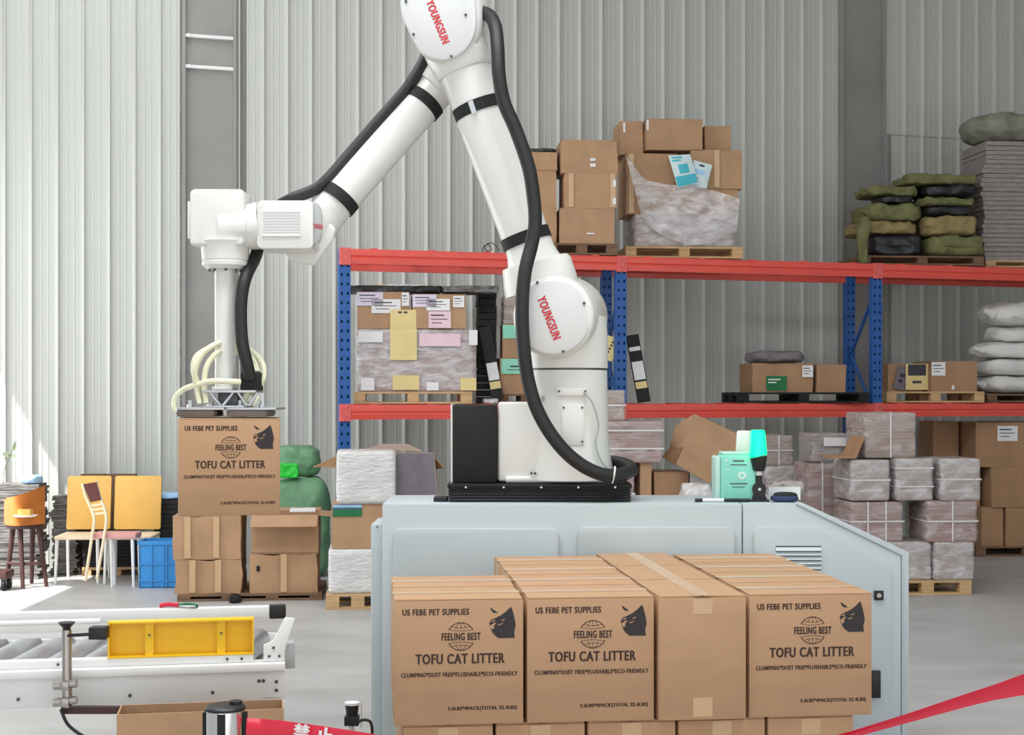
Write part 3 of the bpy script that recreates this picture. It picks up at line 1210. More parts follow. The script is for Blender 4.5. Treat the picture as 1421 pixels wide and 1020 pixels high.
for pts in (((279, 559, -.05), (275, 535, -.05), (268, 515, -.05), (272, 495, -.05), (292, 482, -.02), (310, 478, .07), (345, 485, .10), (364, 505, .05), (363, 530, .02), (345, 545, .02)),
            ((286, 559, -.08), (283, 530, -.08), (288, 505, -.08), (303, 488, -.05), (322, 487, .06), (352, 500, .08), (357, 517, .04)),
            ((333, 530, -.07), (312, 529, -.10), (293, 529, -.10), (276, 533, -.08), (255, 540, -.06), (243, 552, -.05), (241, 566, -.05), (248, 575, -.05)),
            ((277, 560, -.07), (273, 540, -.07), (270, 515, -.09), (280, 492, -.09), (298, 478, -.07), (318, 474, .06)),
            ((342, 562, -.05), (339, 555, -.05), (343, 546, -.05), (352, 540, -.02)),
            ((350, 562, -.06), (355, 552, -.06), (350, 545, -.02), (346, 540, .02))):
    m = MB()
    m.tube([P(x, y, WZ + d) for x, y, d in pts], .0125, 10)
    part(m, 'vacuum_tube', 'tube_cream')
# cable hoses
m = MB()
m.tube([P(655, -5, 6.36), P(664, 14, 6.33), P(679, 22, 6.28), P(687, 38, 6.22), P(690, 66, 6.17), P(692, 105, 6.14), P(699, 142, 6.14), P(716, 182, 6.14),
        P(733, 232, 6.13), P(740, 275, 6.13), P(742, 310, 6.13), P(737, 340, 6.125), P(728, 378, 6.10), P(724, 425, 6.09), P(726, 480, 6.10), P(733, 530, 6.12),
        P(748, 575, 6.12), P(775, 617, 6.12), P(806, 645, 6.13), P(838, 659, 6.15), P(863, 658, 6.20), P(876, 652, 6.30), P(868, 645, 6.42), P(848, 641, 6.50), P(820, 640, 6.55)], 9.6 * 6.15 / F, 14, 8)
part(m, 'cable_hose', 'black_rubber', label='thick black cable hose along the lower arm')
m = MB()
m.tube([P(598, 60, 6.62), P(587, 86, 6.55), P(574, 108, 6.52), P(561, 127, 6.51), P(530, 162, 6.49), P(490, 208, 6.46), P(455, 248, 6.42), P(436, 263, 6.41), P(402, 277, 6.40),
        P(375, 296, 6.45), P(362, 330, 6.42), P(354, 356, 6.32), P(340, 386, 6.22), P(334, 420, 6.19), P(335, 470, 6.18), P(341, 500, 6.18), P(347, 525, 6.20)], 8.6 * 6.35 / F, 14, 8)
part(m, 'cable_hose', 'black_rubber', label='black cable hose from the elbow along the forearm down to the gripper')
m = MB()
c = P(851, 659, 6.17)
m.tube([c + Vector((math.cos(a) * .006, math.sin(a) * .034 , math.cos(a) * .034)) for a in [i * math.pi / 6 for i in range(13)]], .004, 6, 2)
part(m, 'cable_tie', 'label_white')

# ------------------------------------------------------------------ printed cartons
BW, BD, BH = 0.4255, 0.296, 0.414


def litter_carton():
    r = thing('litter_carton', 'x', 'carton', (0, 0, 0), 0)
    hb = BH - .006
    q = MB()
    q.box(-BW / 2, -BD / 2, 0, BW / 2, BD / 2, hb)
    q.build('body', 'carton', r, bevel=.005, seg=2)
    for sy in (-1, 1):
        q = MB()
        vs = [(-BW / 2 + .003, sy * (BD / 2 - .002), hb), (BW / 2 - .003, sy * (BD / 2 - .002), hb), (BW / 2 - .003, sy * .002, hb + .002), (-BW / 2 + .003, sy * .002, hb + .002)]
        q.add(vs + [(x, y, z + .004) for x, y, z in vs], [(0, 1, 2, 3), (4, 7, 6, 5), (0, 4, 5, 1), (1, 5, 6, 2), (2, 6, 7, 3), (3, 7, 4, 0)])
        q.build('flap', 'carton', r)
    q = MB()
    q.box(-BW / 2 - .001, -.028, hb + .0062, BW / 2 + .001, .028, hb + .0068)
    q.build('tape', 'tape_shiny', r)
    for sx in (-1, 1):
        for za, zb_ in ((hb - .055, hb - .004), (.012, .075)):
            q = MB()
            q.box(sx * BW / 2, -.033, za, sx * (BW / 2 + .0008), .033, zb_)
            q.build('tape', 'tape_clear', r, label='clear tape end folded over the short side')
    yf = -BD / 2 - .0007
    X = lambda u: -BW / 2 + BW * u
    Zz = lambda v: BH * (1 - v)
    for body, u0, u1, v, hgt in (('US FEBE PET SUPPLIES', .065, .58, .105, .050), ('FEELING BEST', .365, .668, .302, .060),
                                 ('TOFU CAT LITTER', .165, .855, .477, .081), ('CLUMPING*DUST FREE*FLUSHABLE*ECO-FRIENDLY', .055, .955, .60, .036),
                                 ('5.6LBS*4PACK(TOTAL 22.4LBS)', .415, .95, .874, .038)):
        q = MB()
        q.text(body, (X((u0 + u1) / 2), yf, Zz(v)), (1, 0, 0), (0, 0, 1), (u1 - u0) * BW, hgt * BH)
        q.build('lettering', 'dark_print', r, kind='stuff')
    # globe: two caps of a sphere drawing above and below the words
    q = MB()
    gx, gz, gr = X(.515), Zz(.302), .0455

    def line(pts, t=.0016):
        for a, b in zip(pts[:-1], pts[1:]):
            a, b = Vector((a[0], yf, a[1])), Vector((b[0], yf, b[1]))
            d = (b - a).normalized()
            nn = Vector((-d.z, 0, d.x)) * t / 2
            q.add([a - nn, b - nn, b + nn, a + nn], [(0, 1, 2, 3)])
    for sg in (1, -1):
        line([(gx + gr * math.cos(a), gz + sg * gr * math.sin(a)) for a in [math.radians(28 + 124 * i / 14) for i in range(15)]], .0028)
        for e in (.45, .0):
            for ss in ((1, -1) if e else (1,)):
                line([(gx + ss * e * gr * math.cos(a), gz + sg * gr * math.sin(a)) for a in [math.radians(34 + 56 * i / 6) for i in range(7)]])
        for hgt, wd in ((.72, .66), (.5, .84)):
            line([(gx + gr * wd * (i / 4 - 1), gz + sg * gr * (hgt - .10 * (1 - (i / 4 - 1) ** 2) * 1)) for i in range(9)])
    q.build('globe_emblem', 'dark_print', r, kind='stuff')
    # cat head, turned left
    q = MB()

    def cp(pts): return [Vector((X(.735 + .205 * a), yf, Zz(.07 + .25 * b))) for a, b in pts]
    head = [(.827, .01), (.88, .13), (.925, .27), (.97, .44), (1, .61), (.96, .74), (.94, .82), (.97, 1), (.35, 1), (.22, .92), (.115, .82), (.07, .72), (.03, .66), (0, .51), (.06, .42), (.26, .345), (.43, .28), (.6, .18), (.70, .10), (.75, .057)]
    q.add(cp(head), [tuple(range(len(head)))])
    ear = [(.03, .01), (.155, .09), (.33, .19), (.17, .2), (.07, .12)]
    q.add(cp(ear), [tuple(range(len(ear)))])
    cat = q.build('cat_print', 'cat_print', r, smooth=False, kind='stuff')
    q = MB()
    yf -= .0005
    for pts in ([(.44, .44), (.54, .395), (.60, .385), (.55, .43), (.48, .455)], [(.30, .57), (.44, .54), (.54, .51), (.47, .56), (.36, .59)], [(.01, .60), (.1, .56), (.21, .49), (.25, .52), (.17, .60), (.18, .69), (.08, .715)], [(.05, .47), (.16, .42), (.24, .42), (.14, .48)]):
        q.add(cp(pts), [tuple(range(len(pts)))])
    q.build('cat_face_mark', 'carton', cat, smooth=False, kind='stuff')
    return r


PHI = math.radians(6)
U = Vector((math.cos(PHI), math.sin(PHI), 0))
Vv = Vector((-math.sin(PHI), math.cos(PHI), 0))
LZ0 = 4.70
LORG = P(546, 1008, LZ0)
STK = LORG.z                                     # underside of the upper layer
proto = litter_carton()
first = [True]


def litter(a, d, zb, turned, label, group=None, jitter=0.0):
    """a, d: front-left corner offset along and behind the front of the stack"""
    wd, dp = (BD, BW) if turned else (BW, BD)
    pos = Vector((LORG.x, LORG.y, 0)) + U * (a + wd / 2) + Vv * (d + dp / 2)
    pos.z = zb
    yaw = PHI + (math.pi / 2 if turned else 0) + jitter
    if first[0]:
        first[0] = False
        proto.location = pos
        proto.rotation_euler = (0, 0, yaw)
        proto['label'] = label
        if group:
            proto['group'] = group
        return proto
    return dup(proto, pos, yaw, label, group)


G1 = 'printed cartons of the upper pallet layer'
rowname = ['front row', 'second row from the front', 'third row from the front', 'rearmost row']
litter(0, 0, STK, False, 'printed cat litter carton at the left front corner of the big foreground stack', G1)
litter(0.003, BD + .006, STK, False, 'printed carton directly behind the left front corner carton of the big stack', G1)
for i in range(4):
    litter(BW + .012 + .002 * (i % 2), i * (BD + .006), STK, False, 'printed carton in the second column of the big stack, ' + rowname[i], G1, .006 if i == 2 else 0)
a3 = 2 * BW + .024
for i in range(3):
    litter(a3, i * (BW + .004) - .018, STK, True, 'carton turned end-on in the third column of the big stack, ' + ['front', 'middle', 'rearmost'][i], G1)
a4 = a3 + BD + .014
for i in range(4):
    litter(a4 + .001 * i, i * (BD + .006), STK, False, 'printed carton in the rightmost column of the big stack, ' + rowname[i], G1)
SB = STK - BH - .001
aa = .03
for i in range(5):
    litter(aa + i * (BD + .010), .012, SB, True, 'carton in the lower layer of the big stack, ' + ['far left', 'second from left', 'third from left', 'fourth from left', 'far right'][i] + ', top edge showing', 'cartons of the lower pallet layer')
for i in range(5):
    litter(aa + i * (BD + .010), .012 + BW + .005, SB, True, 'carton of the lower layer hidden behind the front row of the big stack', 'hidden cartons of the lower layer')
for i in range(3):
    litter(aa + .05 + i * (BW + .02), .012 + 2 * (BW + .005), SB, False, 'carton of the lower layer hidden behind the front row of the big stack', 'hidden cartons of the lower layer')
# pallet below the stack
pc = Vector((LORG.x, LORG.y, 0)) + U * .77 + Vv * .60
pr = thing('pallet', 'wooden pallet under the big foreground stack of printed cartons', 'pallet', pc, PHI)
ph = SB - .001
for k in range(7):
    y0 = -.60 + k * 1.08 / 6
    q = MB()
    q.box(-.77, y0, ph - .018, .77, y0 + .10, ph)
    q.build('deck_board', 'wood', pr)
for i in range(3):
    y0 = -.60 + i * .54
    for x in (-.77, -.05, .67):
        q = MB()
        q.box(x, y0, 0, x + .1, y0 + .1, ph - .018)
        q.build('block', 'wood', pr)
# carton held by the gripper
hz = WZ - .148
litter_held = dup(proto, Vector((XX(309.5, hz), WZ, ZZ(GT, hz) - BH)), math.radians(9.6), 'printed cat litter carton hanging under the robot suction gripper')

# ------------------------------------------------------------------ goods on the upper rack level
def RF(px): return ZR(px) + 0.05


UB = UP_T + SUP
LB = LO_T + SUP
# dark pallet with brown cartons right of the robot elbow
z = RF(800)
pt = pallet('dark worn pallet on the upper rack level behind the robot arm', 757, 857, UB, z, 0.105, 0.7, m='wood_dark')
pz = z + .01
t1 = carton('brown carton at the bottom of the middle stack on the upper rack level', 777, 853, 289, pt, pz, .42, vtape=(), stickers=((.48, .26, .62, .30, 'label_white'),))
t2 = carton('glossy taped brown carton in the middle of its stack on the upper rack level', 783, 856, 240, t1, pz, .42, m='carton', vtape=(.12, .92), stickers=((.92, .62, .98, .80, 'label_white'), (.92, .12, .98, .3, 'label_white')))
carton('brown carton with two small white marks, topmost of the middle upper stack', 779, 857, 194, t2, pz + .01, .42, crumple=.016, seed=4.4, stickers=((.50, .36, .60, .44, 'label_white'), (.50, .18, .60, .28, 'label_white')))
q1 = carton('tall brown carton half hidden by the robot arm, bottom of the narrow upper stack', 745, 772, 286, pt, pz + .05, .36)
q2 = carton('brown carton half hidden by the black hose, middle of the narrow upper stack', 730, 771, 236, q1, pz + .05, .36)
q3 = carton('small brown carton under black film, topmost of the narrow upper stack', 732, 773, 211, q2, pz + .04, .38)
sack('crumpled black film lying over the narrow carton stack', 733, 773, 205, q3, pz + .05, 'black_bag', .34, 6, .012, 9, name='black_film', cat='film')

z = RF(950)
pt = pallet('pale wooden pallet on the upper rack level below the film-draped cartons', 867, 1032, UB, z, 0.105, 0.8)
pz = z + .015
t1 = bundle('wide film-wrapped bundle at the base of the tall upper carton heap', 878, 1022, 297, pt, pz + .03, .6, core='paper_brown', film='film_dense', straps=(0, 1), n=10)
ta = carton('open-cornered brown carton at the left of the draped upper heap', 868, 940, 213, t1, pz + .06, .46, crumple=.012, vtape=(.1,))
tb = carton('brown carton under the large one, right side of the draped upper heap', 942, 1024, 262, t1, pz + .06, .46)
tb2 = carton('brown carton with tape at its upper edge, right end of the upper heap', 958, 1030, 208, tb, pz + .05, .46, crumple=.012, vtape=(.5,))
carton('brown carton with white taped corner, top left of the upper heap', 860, 892, 168, ta, pz + .12, .42, stickers=((.12, .65, .22, .95, 'label_white'),))
carton('large brown carton crowning the upper heap', 896, 975, 165, max(ta, tb2), pz + .06, .46, stickers=((.0, .62, .04, .95, 'label_white'),))
carton('brown carton at the top right of the upper heap', 977, 1014, 175, tb2, pz + .2, .36)
# clear film hanging from the heap
m = MB()
pts0 = [(868, 216), (895, 250), (925, 256), (960, 258), (995, 266), (1026, 275)]
pts1 = [(889, 298), (905, 318), (925, 330), (955, 340), (985, 338), (1022, 320)]
nu, nv = 26, 16
vs, fs = [], []


def pl_at(pts, t):
    t *= len(pts) - 1
    i = min(int(t), len(pts) - 2)
    f = t - i
    return pts[i][0] * (1 - f) + pts[i + 1][0] * f, pts[i][1] * (1 - f) + pts[i + 1][1] * f


for i in range(nu + 1):
    for j in range(nv + 1):
        a, b = pl_at(pts0, i / nu), pl_at(pts1, i / nu)
        t = j / nv
        px, py = a[0] * (1 - t) + b[0] * t, a[1] * (1 - t) + b[1] * t
        zz = pz - .035 - .035 * math.sin(math.pi * t) - .012
        zz += noise.noise(Vector((px * .06, py * .06, 3))) * .035 + noise.noise(Vector((px * .2, py * .12, 1))) * .014 + (px - 950) / F * 13 * .09
        vs.append(P(px, py, min(zz, pz + .0 + (px - 950) / F * 13 * .09)))
for i in range(nu):
    for j in range(nv):
        a = i * (nv + 1) + j
        fs.append((a, a + nv + 1, a + nv + 2, a + 1))
m.add(vs, fs)
fm_ = m.build('film_sheet', 'film_dense', ang=80)
tag(fm_, 'loose clear plastic film draped over the front of the upper carton heap', 'film')
# two printed pouches tucked in front of the heap


def pouch(label, quad, z, mt, bandm=None, hole=False):
    c = P(sum(q[0] for q in quad) / 4, max(q[1] for q in quad), z)
    r = thing('pouch', label, 'pouch', c)
    n = 6
    rows = []
    def at(u, v, bulge):
        a = Vector((quad[0][0] * (1 - u) + quad[1][0] * u, quad[0][1] * (1 - u) + quad[1][1] * u))
        b = Vector((quad[3][0] * (1 - u) + quad[2][0] * u, quad[3][1] * (1 - u) + quad[2][1] * u))
        p = a * (1 - v) + b * v
        return P(p.x, p.y, z - bulge * (math.sin(math.pi * u) * math.sin(math.pi * v)) ** .6 * .022)
    def patch(u0, v0, u1, v1, sgn, off, mat_, name, parent):
        q = MB()
        vs, fs = [], []
        for s_ in (1, -1):
            o = len(vs)
            for i in range(n + 1):
                for j in range(n + 1):
                    p = at(u0 + (u1 - u0) * i / n, v0 + (v1 - v0) * j / n, s_ * sgn)
                    vs.append(p - Vector((0, off * s_, 0)))
            for i in range(n):
                for j in range(n):
                    a = o + i * (n + 1) + j
                    fs.append((a, a + n + 1, a + n + 2, a + 1))
            if not sgn or off > .002:
                break
        q.add(vs, fs)
        return q.build(name, mat_, parent, c, ang=80)
    b = patch(0, 0, 1, 1, 1, .001, mt, 'bag', r)
    for u0, v0, u1, v1, mm in bandm or ():
        patch(u0, v0, u1, v1, 1, .0035, mm, 'print', r)


pouch('turquoise and pale printed pouch leaning on the upper carton heap', ((927, 216), (957, 214), (969, 254), (940, 261)), pz - .055, 'bag_pale',
      ((.03, .66, .97, .97, 'aqua_print'), (.3, .3, .75, .6, 'aqua_print'), (.1, .05, .6, .1, 'aqua_print'), (.1, .14, .5, .2, 'aqua_print')))
pouch('pale pouch with black hang hole beside the turquoise one', ((962, 222), (988, 229), (980, 262), (956, 258)), pz - .012, 'bag_pale',
      ((.35, .1, .62, .17, 'black_plastic'), (.12, .62, .4, .7, 'ink'), (.2, .3, .7, .5, 'light_blue')))

# olive canvas sacks
z = RF(1290)
pt = pallet('low worn pallet under the olive canvas sacks on the upper rack level', 1192, 1368, UB, z, 0.09, 0.8, m='wood_dark')
pz = z + .02
g = 'canvas sacks on the upper rack level'
t1 = sack('black bag with pale ties at the bottom left of the canvas sack heap', 1210, 1283, 324, pt, pz, 'black_bag', .6, 6, .03, 5, tie='seam', group=g)
t2 = sack('khaki canvas sack above the black bag, left pile of the sack heap', 1194, 1277, 306, t1, pz, 'khaki', .62, 6, .034, 8, tie='ear', group=g)
t3 = sack('olive canvas sack third from the bottom in the left pile', 1204, 1283, 281, t2, pz, 'olive', .6, 6, .034, 8, seed=3, tie='ear', group=g)
t3b = sack('black filled sack showing through olive canvas, left pile', 1222, 1270, 270, t3, pz + .02, 'black_bag', .4, 5, .02, 6, group=g)
sack('olive canvas sack closing the left pile of the sack heap', 1204, 1276, 257, t3b, pz + .06, 'olive', .5, 6, .034, 8, seed=9, group=g)
s1 = sack('moss green canvas sack at the bottom of the right pile', 1293, 1370, 326, pt, pz, 'olive', .6, 6, .034, 8, seed=5, tie='seam', group=g)
s2 = sack('khaki canvas sack second from the bottom in the right pile', 1286, 1361, 298, s1, pz + .01, 'khaki', .6, 6, .034, 8, seed=6, group=g)
s3 = sack('flat black bag between khaki and olive sacks, right pile', 1286, 1352, 285, s2, pz + .02, 'black_bag', .55, 5, .02, 6, seed=7, group=g)
s4 = sack('thin olive canvas sack above the flat black bag, right pile', 1280, 1356, 272, s3, pz + .02, 'olive', .55, 6, .034, 8, seed=8, group=g)
s5 = sack('thick black bag near the top of the right pile', 1284, 1360, 255, s4, pz + .02, 'black_bag', .55, 4, .03, 5, seed=2, group=g)
sack('olive canvas sack draped on top of the right pile', 1258, 1362, 240, s5, pz + .02, 'olive', .56, 6, .034, 8, seed=11, group=g)

sack('olive canvas flap hanging down at the left end of the sack heap', 1191, 1208, 300, UB + .002, pz - .125, 'olive', .09, 5, .03, 8, seed=21, group=g)
# tall stack of flat sheets at the right edge
z = RF(1410)
pt = pallet('wooden pallet under the tall stack of flat sheets at the right edge', 1366, 1490, UB, z, 0.07, 0.7, blocks=3)


def sheets(label, x0, x1, ytop, base, z, depth, mt, n, name='sheet_stack', cat='stack', fan=0.03, yaw=YAW, skew=0.0, group=None, th=.9):
    c, wd = base_at(x0, x1, z, depth, yaw, base)
    h = top_of(ytop, z) - base
    r = thing(name, label, cat, c, yaw, group)
    rnd = random.Random(int(x0 + ytop))
    q = MB()
    wob = 0
    for k in range(n):
        wob = wob * .7 + rnd.uniform(-fan, fan)
        z0, z1 = h * k / n, h * (k + th) / n
        j = rnd.uniform(-fan, fan) * .5
        q.box(-wd / 2 + wob, -depth / 2 + j, z0, wd / 2 + wob, depth / 2 + j, z1, Matrix.Translation((skew * (k / n), 0, 0)))
    q.build('sheets', mt, r, kind='stuff', smooth=False)
    return base + h


t1 = sheets('tall leaning stack of grey-brown flat sheets at the right edge of the upper level', 1362, 1482, 196, pt, z + .02, .6, 'paper_grey', 26, fan=.022)
sack('grey-green tarpaulin bundle on top of the tall sheet stack', 1354, 1480, 152, t1, z + .03, 'grey_tarp', .6, 3, .05, 4, name='tarpaulin', cat='tarpaulin')

# ------------------------------------------------------------------ goods on the lower rack level
z = RF(570)
pt = pallet('pale wooden pallet on the lower rack level at the left end of the rack', 491, 655, LB, z, 0.105, 0.7)
pz = z + .015
t1 = bundle('big film-wrapped pallet load with yellow and white notes, lower rack level', 494, 662, 456, pt, pz, .62, core='paper_pink', film='film_dense', straps=(0, 0), n=22,
            stickers=((.02, .78, .22, .95, 'label_white'), (.28, .50, .50, .995, 'label_yellow'), (.30, .03, .52, .26, 'label_yellow'), (.58, .02, .68, .15, 'label_white'),
                      (.52, .72, .86, .92, 'label_pink'), (.93, .74, 1.0, .98, 'label_white'), (.86, .02, .99, .22, 'label_yellow'), (.04, .02, .15, .22, 'label_white')))
tl = carton('brown carton with lilac and white stickers, left one on the wrapped load', 495, 567, 405, t1, pz + .02, .5,
            stickers=((.0, .62, .50, .99, 'label_lilac', INK), (.28, .42, .84, .80, 'label_white', INK), (.86, .62, 1.0, .98, 'label_white', INK)))
tr = carton('brown carton with pink notes, right one on the wrapped load', 572, 646, 408, t1, pz + .02, .5,
            stickers=((.0, .62, .45, .98, 'label_lilac', INK), (.26, .52, .70, .86, 'label_white', INK), (.76, .62, .97, .95, 'label_white', INK), (.30, .02, .72, .50, 'label_pink', INK)))
def note(label, x0, y0, x1, y1, z, mt, ink=INK, tilt=0.0, name='paper_note'):
    c = P((x0 + x1) / 2, y1, z)
    r = thing(name, label, 'note', c, YAW)
    wd, h = (x1 - x0) * z / F, (y1 - y0) * z / F
    T = Matrix.Rotation(tilt, 4, 'Y')
    q = MB()
    q.box(-wd / 2, 0, 0, wd / 2, .003, h, T)
    q.build('paper', mt, r)
    for a0, b0, a1, b1 in ink:
        q = MB()
        q.box(-wd / 2 + a0 * wd, -.0012, b0 * h, -wd / 2 + a1 * wd, -.0001, b1 * h, T)
        q.build('print', 'ink', r)


note('yellow card with two punched slots hanging between the lower level cartons', 541, 430, 577, 457, pz - .012, 'label_yellow', ((.3, .82, .45, .92), (.52, .82, .66, .92)))
# flattened black and brown sheets on top of the two cartons
c, wd = base_at(487, 703, pz + .03, .5, YAW, tl + .002)
for k, (x0, x1, mt, lb, dz) in enumerate(((486, 612, 'black_bag', 'crumpled black film sheet on top of the stickered cartons', 0), (520, 585, 'label_white', 'white sheet lying on the black film above the stickered cartons', .034),
                                          (616, 690, 'sheet_mixed', 'flattened grey-brown sheets lying at the right on top of the stickered cartons', .0))):
    cc, ww = base_at(x0, x1, pz + .04 + .02 * k, .40, YAW, max(tl, tr) + .002 + dz * 1.6)
    r = thing('flat_sheet', lb, 'sheet', cc, YAW)
    q = MB()
    q.lump(ww, .40, (.055, .012, .060)[k], (26, 8, 3), None, (.026, .004, .026)[k], 13, k + 2)
    q.build('sheet', mt, r, ang=80)
    if k == 1:
        q = MB()
        q.box(-ww / 2, -.206, .003, -ww / 2 + .10, -.2045, .011)
        q.build('print', 'label_yellow', r)

z2 = ZR(690)
# black pile and printed planks behind the robot
sheets('tall black stack of folded sheets beside the wrapped load on the lower level', 664, 689, 404, LB, z2 + .22, .4, 'matte_black', 16, fan=.008)


def plank(label, p0, p1, wpx, z, bands, mt='matte_black', dz=.10):
    """printed board leaning against the rack; p0 top, p1 foot (pixels)"""
    a, b = P(*p0, z + dz), P(*p1, z)
    if b.z < LB:
        b.z = LB + .002
    r = thing('leaning_board', label, 'board', b)
    ax = (a - b)
    L = ax.length
    ax.normalize()
    wv = Vector((1, 0.08, 0))
    wv = (wv - ax * wv.dot(ax)).normalized() * (wpx * z / F)
    nv_ = ax.cross(wv).normalized()
    if nv_.y > 0:
        nv_ = -nv_
    def slab(v0, v1, off, th, name, mm, parent, u0=0, u1=1):
        q = MB()
        base_ = [b + ax * (v0 * L) + wv * u0, b + ax * (v0 * L) + wv * u1, b + ax * (v1 * L) + wv * u1, b + ax * (v1 * L) + wv * u0]
        vs = [p + nv_ * off for p in base_] + [p + nv_ * (off + th) for p in base_]
        q.add(vs, [(0, 3, 2, 1), (4, 5, 6, 7), (0, 1, 5, 4), (1, 2, 6, 5), (2, 3, 7, 6), (3, 0, 4, 7)])
        q.build(name, mm, parent, b)
    slab(0, 1, -.02, .02, 'board', mt, r)
    for v0, v1, mm in bands:
        slab(v0, v1, .0005, .001, 'print', mm, r, .06, .94)


plank('narrow dark board with white and yellow label leaning beside the wrapped load', (664, 455), (682, 555), 17, ZR(670) + .09, ((.14, .24, 'label_yellow'), (.26, .5, 'label_white')))
bz = ZR(715) + .12
pb = LB + .004
pt = pallet('dark pallet under the green-labelled cartons behind the robot', 690, 770, LB, bz, 0.085, 0.5, m='wood_dark')
t1 = carton('brown carton with mint green label, lower one behind the robot shoulder', 693, 742, 497, pt, bz + .01, .36, stickers=((.04, .56, .9, .98, 'label_green', ((.3, .45, .7, .55), (.2, .25, .8, .3))),))
t2 = carton('brown carton with mint green label, upper one behind the robot shoulder', 697, 742, 450, t1, bz + .01, .34, stickers=((.0, .58, .9, .98, 'label_green'),))
bundle('film-wrapped parcel above the green-labelled cartons behind the robot', 697, 736, 410, t2, bz + .01, .32, core='paper_brown', straps=(0, 0), n=6)
# boards right of the robot shoulder
plank('dark board with white and yellow label leaning on the post right of the robot', (868, 466), (885, 559), 18, ZR(885) + .06, ((.20, .30, 'label_yellow'), (.33, .60, 'label_white'), (.76, .82, 'label_white')))
zt_ = ZR(845) + .10
r = thing('hang_tag', 'yellow card tag with a column of characters by the blue post', 'tag', P(838, 500, zt_), 0)
q = MB()
tq = [(836, 462), (860, 472), (848, 502), (828, 494)]
q.prism([(P(x, y, zt_).x, P(x, y, zt_).z) for x, y in tq], zt_, zt_ + .004)
q.build('card', 'label_yellow', r, r.location)
for i in range(5):
    q = MB()
    x, y = 850 - i * 2.2, 475 + i * 4.4
    q.pbox(x - 1.6, y - 1.4, x + 1.6, y + 1.4, zt_ - .001, .0009)
    q.build('print', 'ink', r, r.location)

# black pallet with open cartons
z = RF(1100)
pt = pallet('black plastic pallet on the lower rack level under the open cartons', 1023, 1208, LB, z, 0.10, 0.7, m='matte_black')
pz = z + .02
ta = carton('battered brown carton with a green label and a small white sticker', 1043, 1128, 504, pt, pz, .5, crumple=.014, m='carton_dark',
            stickers=((.22, .06, .56, .56, 'label_deep_green', ((.1, .72, .7, .80), (.1, .52, .5, .60)), 'ink_white'), (.82, .52, 1.0, .92, 'label_white', INK)))
tb = carton('plain brown carton right of the green-labelled one', 1132, 1174, 506, pt, pz + .04, .46, m='carton_dark', tape=False)
sack('grey cloth heap on the battered green-labelled carton', 1042, 1122, 486, ta, pz + .06, 'cloth_grey', .4, 3, .03, 5, name='cloth', cat='cloth')
# pallet right of the third post
z = RF(1295)
pt = pallet('pale wooden pallet on the lower rack level right of the third blue post', 1228, 1368, LB, z, 0.108, 0.7)
pz = z + .02
ta = carton('brown carton at the left on the pale pallet, papers hanging from it', 1231, 1281, 505, pt, pz + .08, .44, m='carton_dark')
tb = carton('brown carton with white notes at the right on the pale pallet', 1291, 1356, 501, pt, pz, .5, m='carton_dark', stickers=((.0, .52, .30, .96, 'label_white', INK), (.44, .06, .5, .2, 'label_white')))
note('white and cream notice hanging on the left carton of the pale pallet', 1256, 505, 1288, 541, pz + .045, 'label_yellow', ((.1, .55, .9, .98), (.3, .25, .7, .35)))
note('grey printed bag leaning on the left carton of the pale pallet', 1238, 508, 1256, 541, pz + .05, 'cloth_grey', ((.3, .55, .7, .7), (.3, .3, .6, .45)), tilt=.25)
# white sacks at the right edge
z = RF(1410)
pt = pallet('wooden pallet under the white sacks at the right edge, lower level', 1368, 1490, LB, z, 0.085, 0.7, m='wood_dark')
g = 'white woven sacks on the lower rack level'
pz = z + .02
t1 = sack('bottom white woven sack at the right edge', 1364, 1480, 521, pt, pz, 'sack_white', .6, 3.2, .03, 4, group=g, tie='ear')
t2 = sack('second white woven sack from the bottom at the right edge', 1368, 1478, 497, t1, pz + .01, 'sack_white', .58, 4, .025, 4, seed=2, group=g)
t3 = sack('third white woven sack from the bottom at the right edge', 1362, 1476, 474, t2, pz + .01, 'sack_white', .58, 3.4, .03, 4, seed=3, group=g, tie='ear')
t4 = sack('fourth white woven sack from the bottom at the right edge', 1386, 1480, 452, t3, pz + .01, 'sack_white', .56, 3.2, .03, 4, seed=4, group=g)
sack('topmost white woven sack at the right edge, corner pointing left', 1376, 1480, 417, t4, pz + .02, 'sack_white', .56, 2.6, .035, 4, seed=5, group=g, tie='ear')

# ------------------------------------------------------------------ goods on the floor, right side
def floor_z(py): return EYE * F / (py - HY)


zp = floor_z(826)
pt = pallet('pale wooden pallet on the floor right of the cabinet under wrapped bundles', 1225, 1350, 0.0, zp, 0.115, 0.95)
z = zp + .02
g = 'wrapped bundles right of the cabinet'
a1 = bundle('wrapped bundle bottom left on the pallet right of the cabinet', 1222, 1294, 752, pt, z, .45, core='paper_brown', film='film_dense', straps=(0, 0), group=g)
a2 = bundle('wrapped bundle bottom right on the pallet right of the cabinet', 1296, 1353, 752, pt, z, .45, core='paper_brown', film='film_dense', straps=(0, 0), group=g)
b1 = bundle('pink wrapped bundle of the second row, half behind the cabinet slope', 1178, 1255, 696, max(a1, a2), z + .02, .45, straps=(1, 2), group=g)
b2 = bundle('pink wrapped bundle of the second row, at the right end', 1285, 1358, 695, max(a1, a2), z - .0, .45, straps=(1, 1), group=g)
bt = max(b1, b2)
c1 = bundle('silvery wrapped bundle at the left of the third row', 1180, 1236, 638, bt, z, .5, film='film_dense', core='paper_brown', straps=(1, 0), group=g)
c2 = bundle('silvery wrapped bundle in the middle of the third row', 1243, 1296, 636, bt, z + .01, .5, film='film_dense', core='paper_brown', straps=(2, 0), group=g)
c3 = bundle('silvery wrapped bundle at the right of the third row', 1305, 1362, 636, bt, z + .01, .5, film='film_dense', core='paper_brown', straps=(1, 0), group=g)
ct = max(c1, c2, c3)
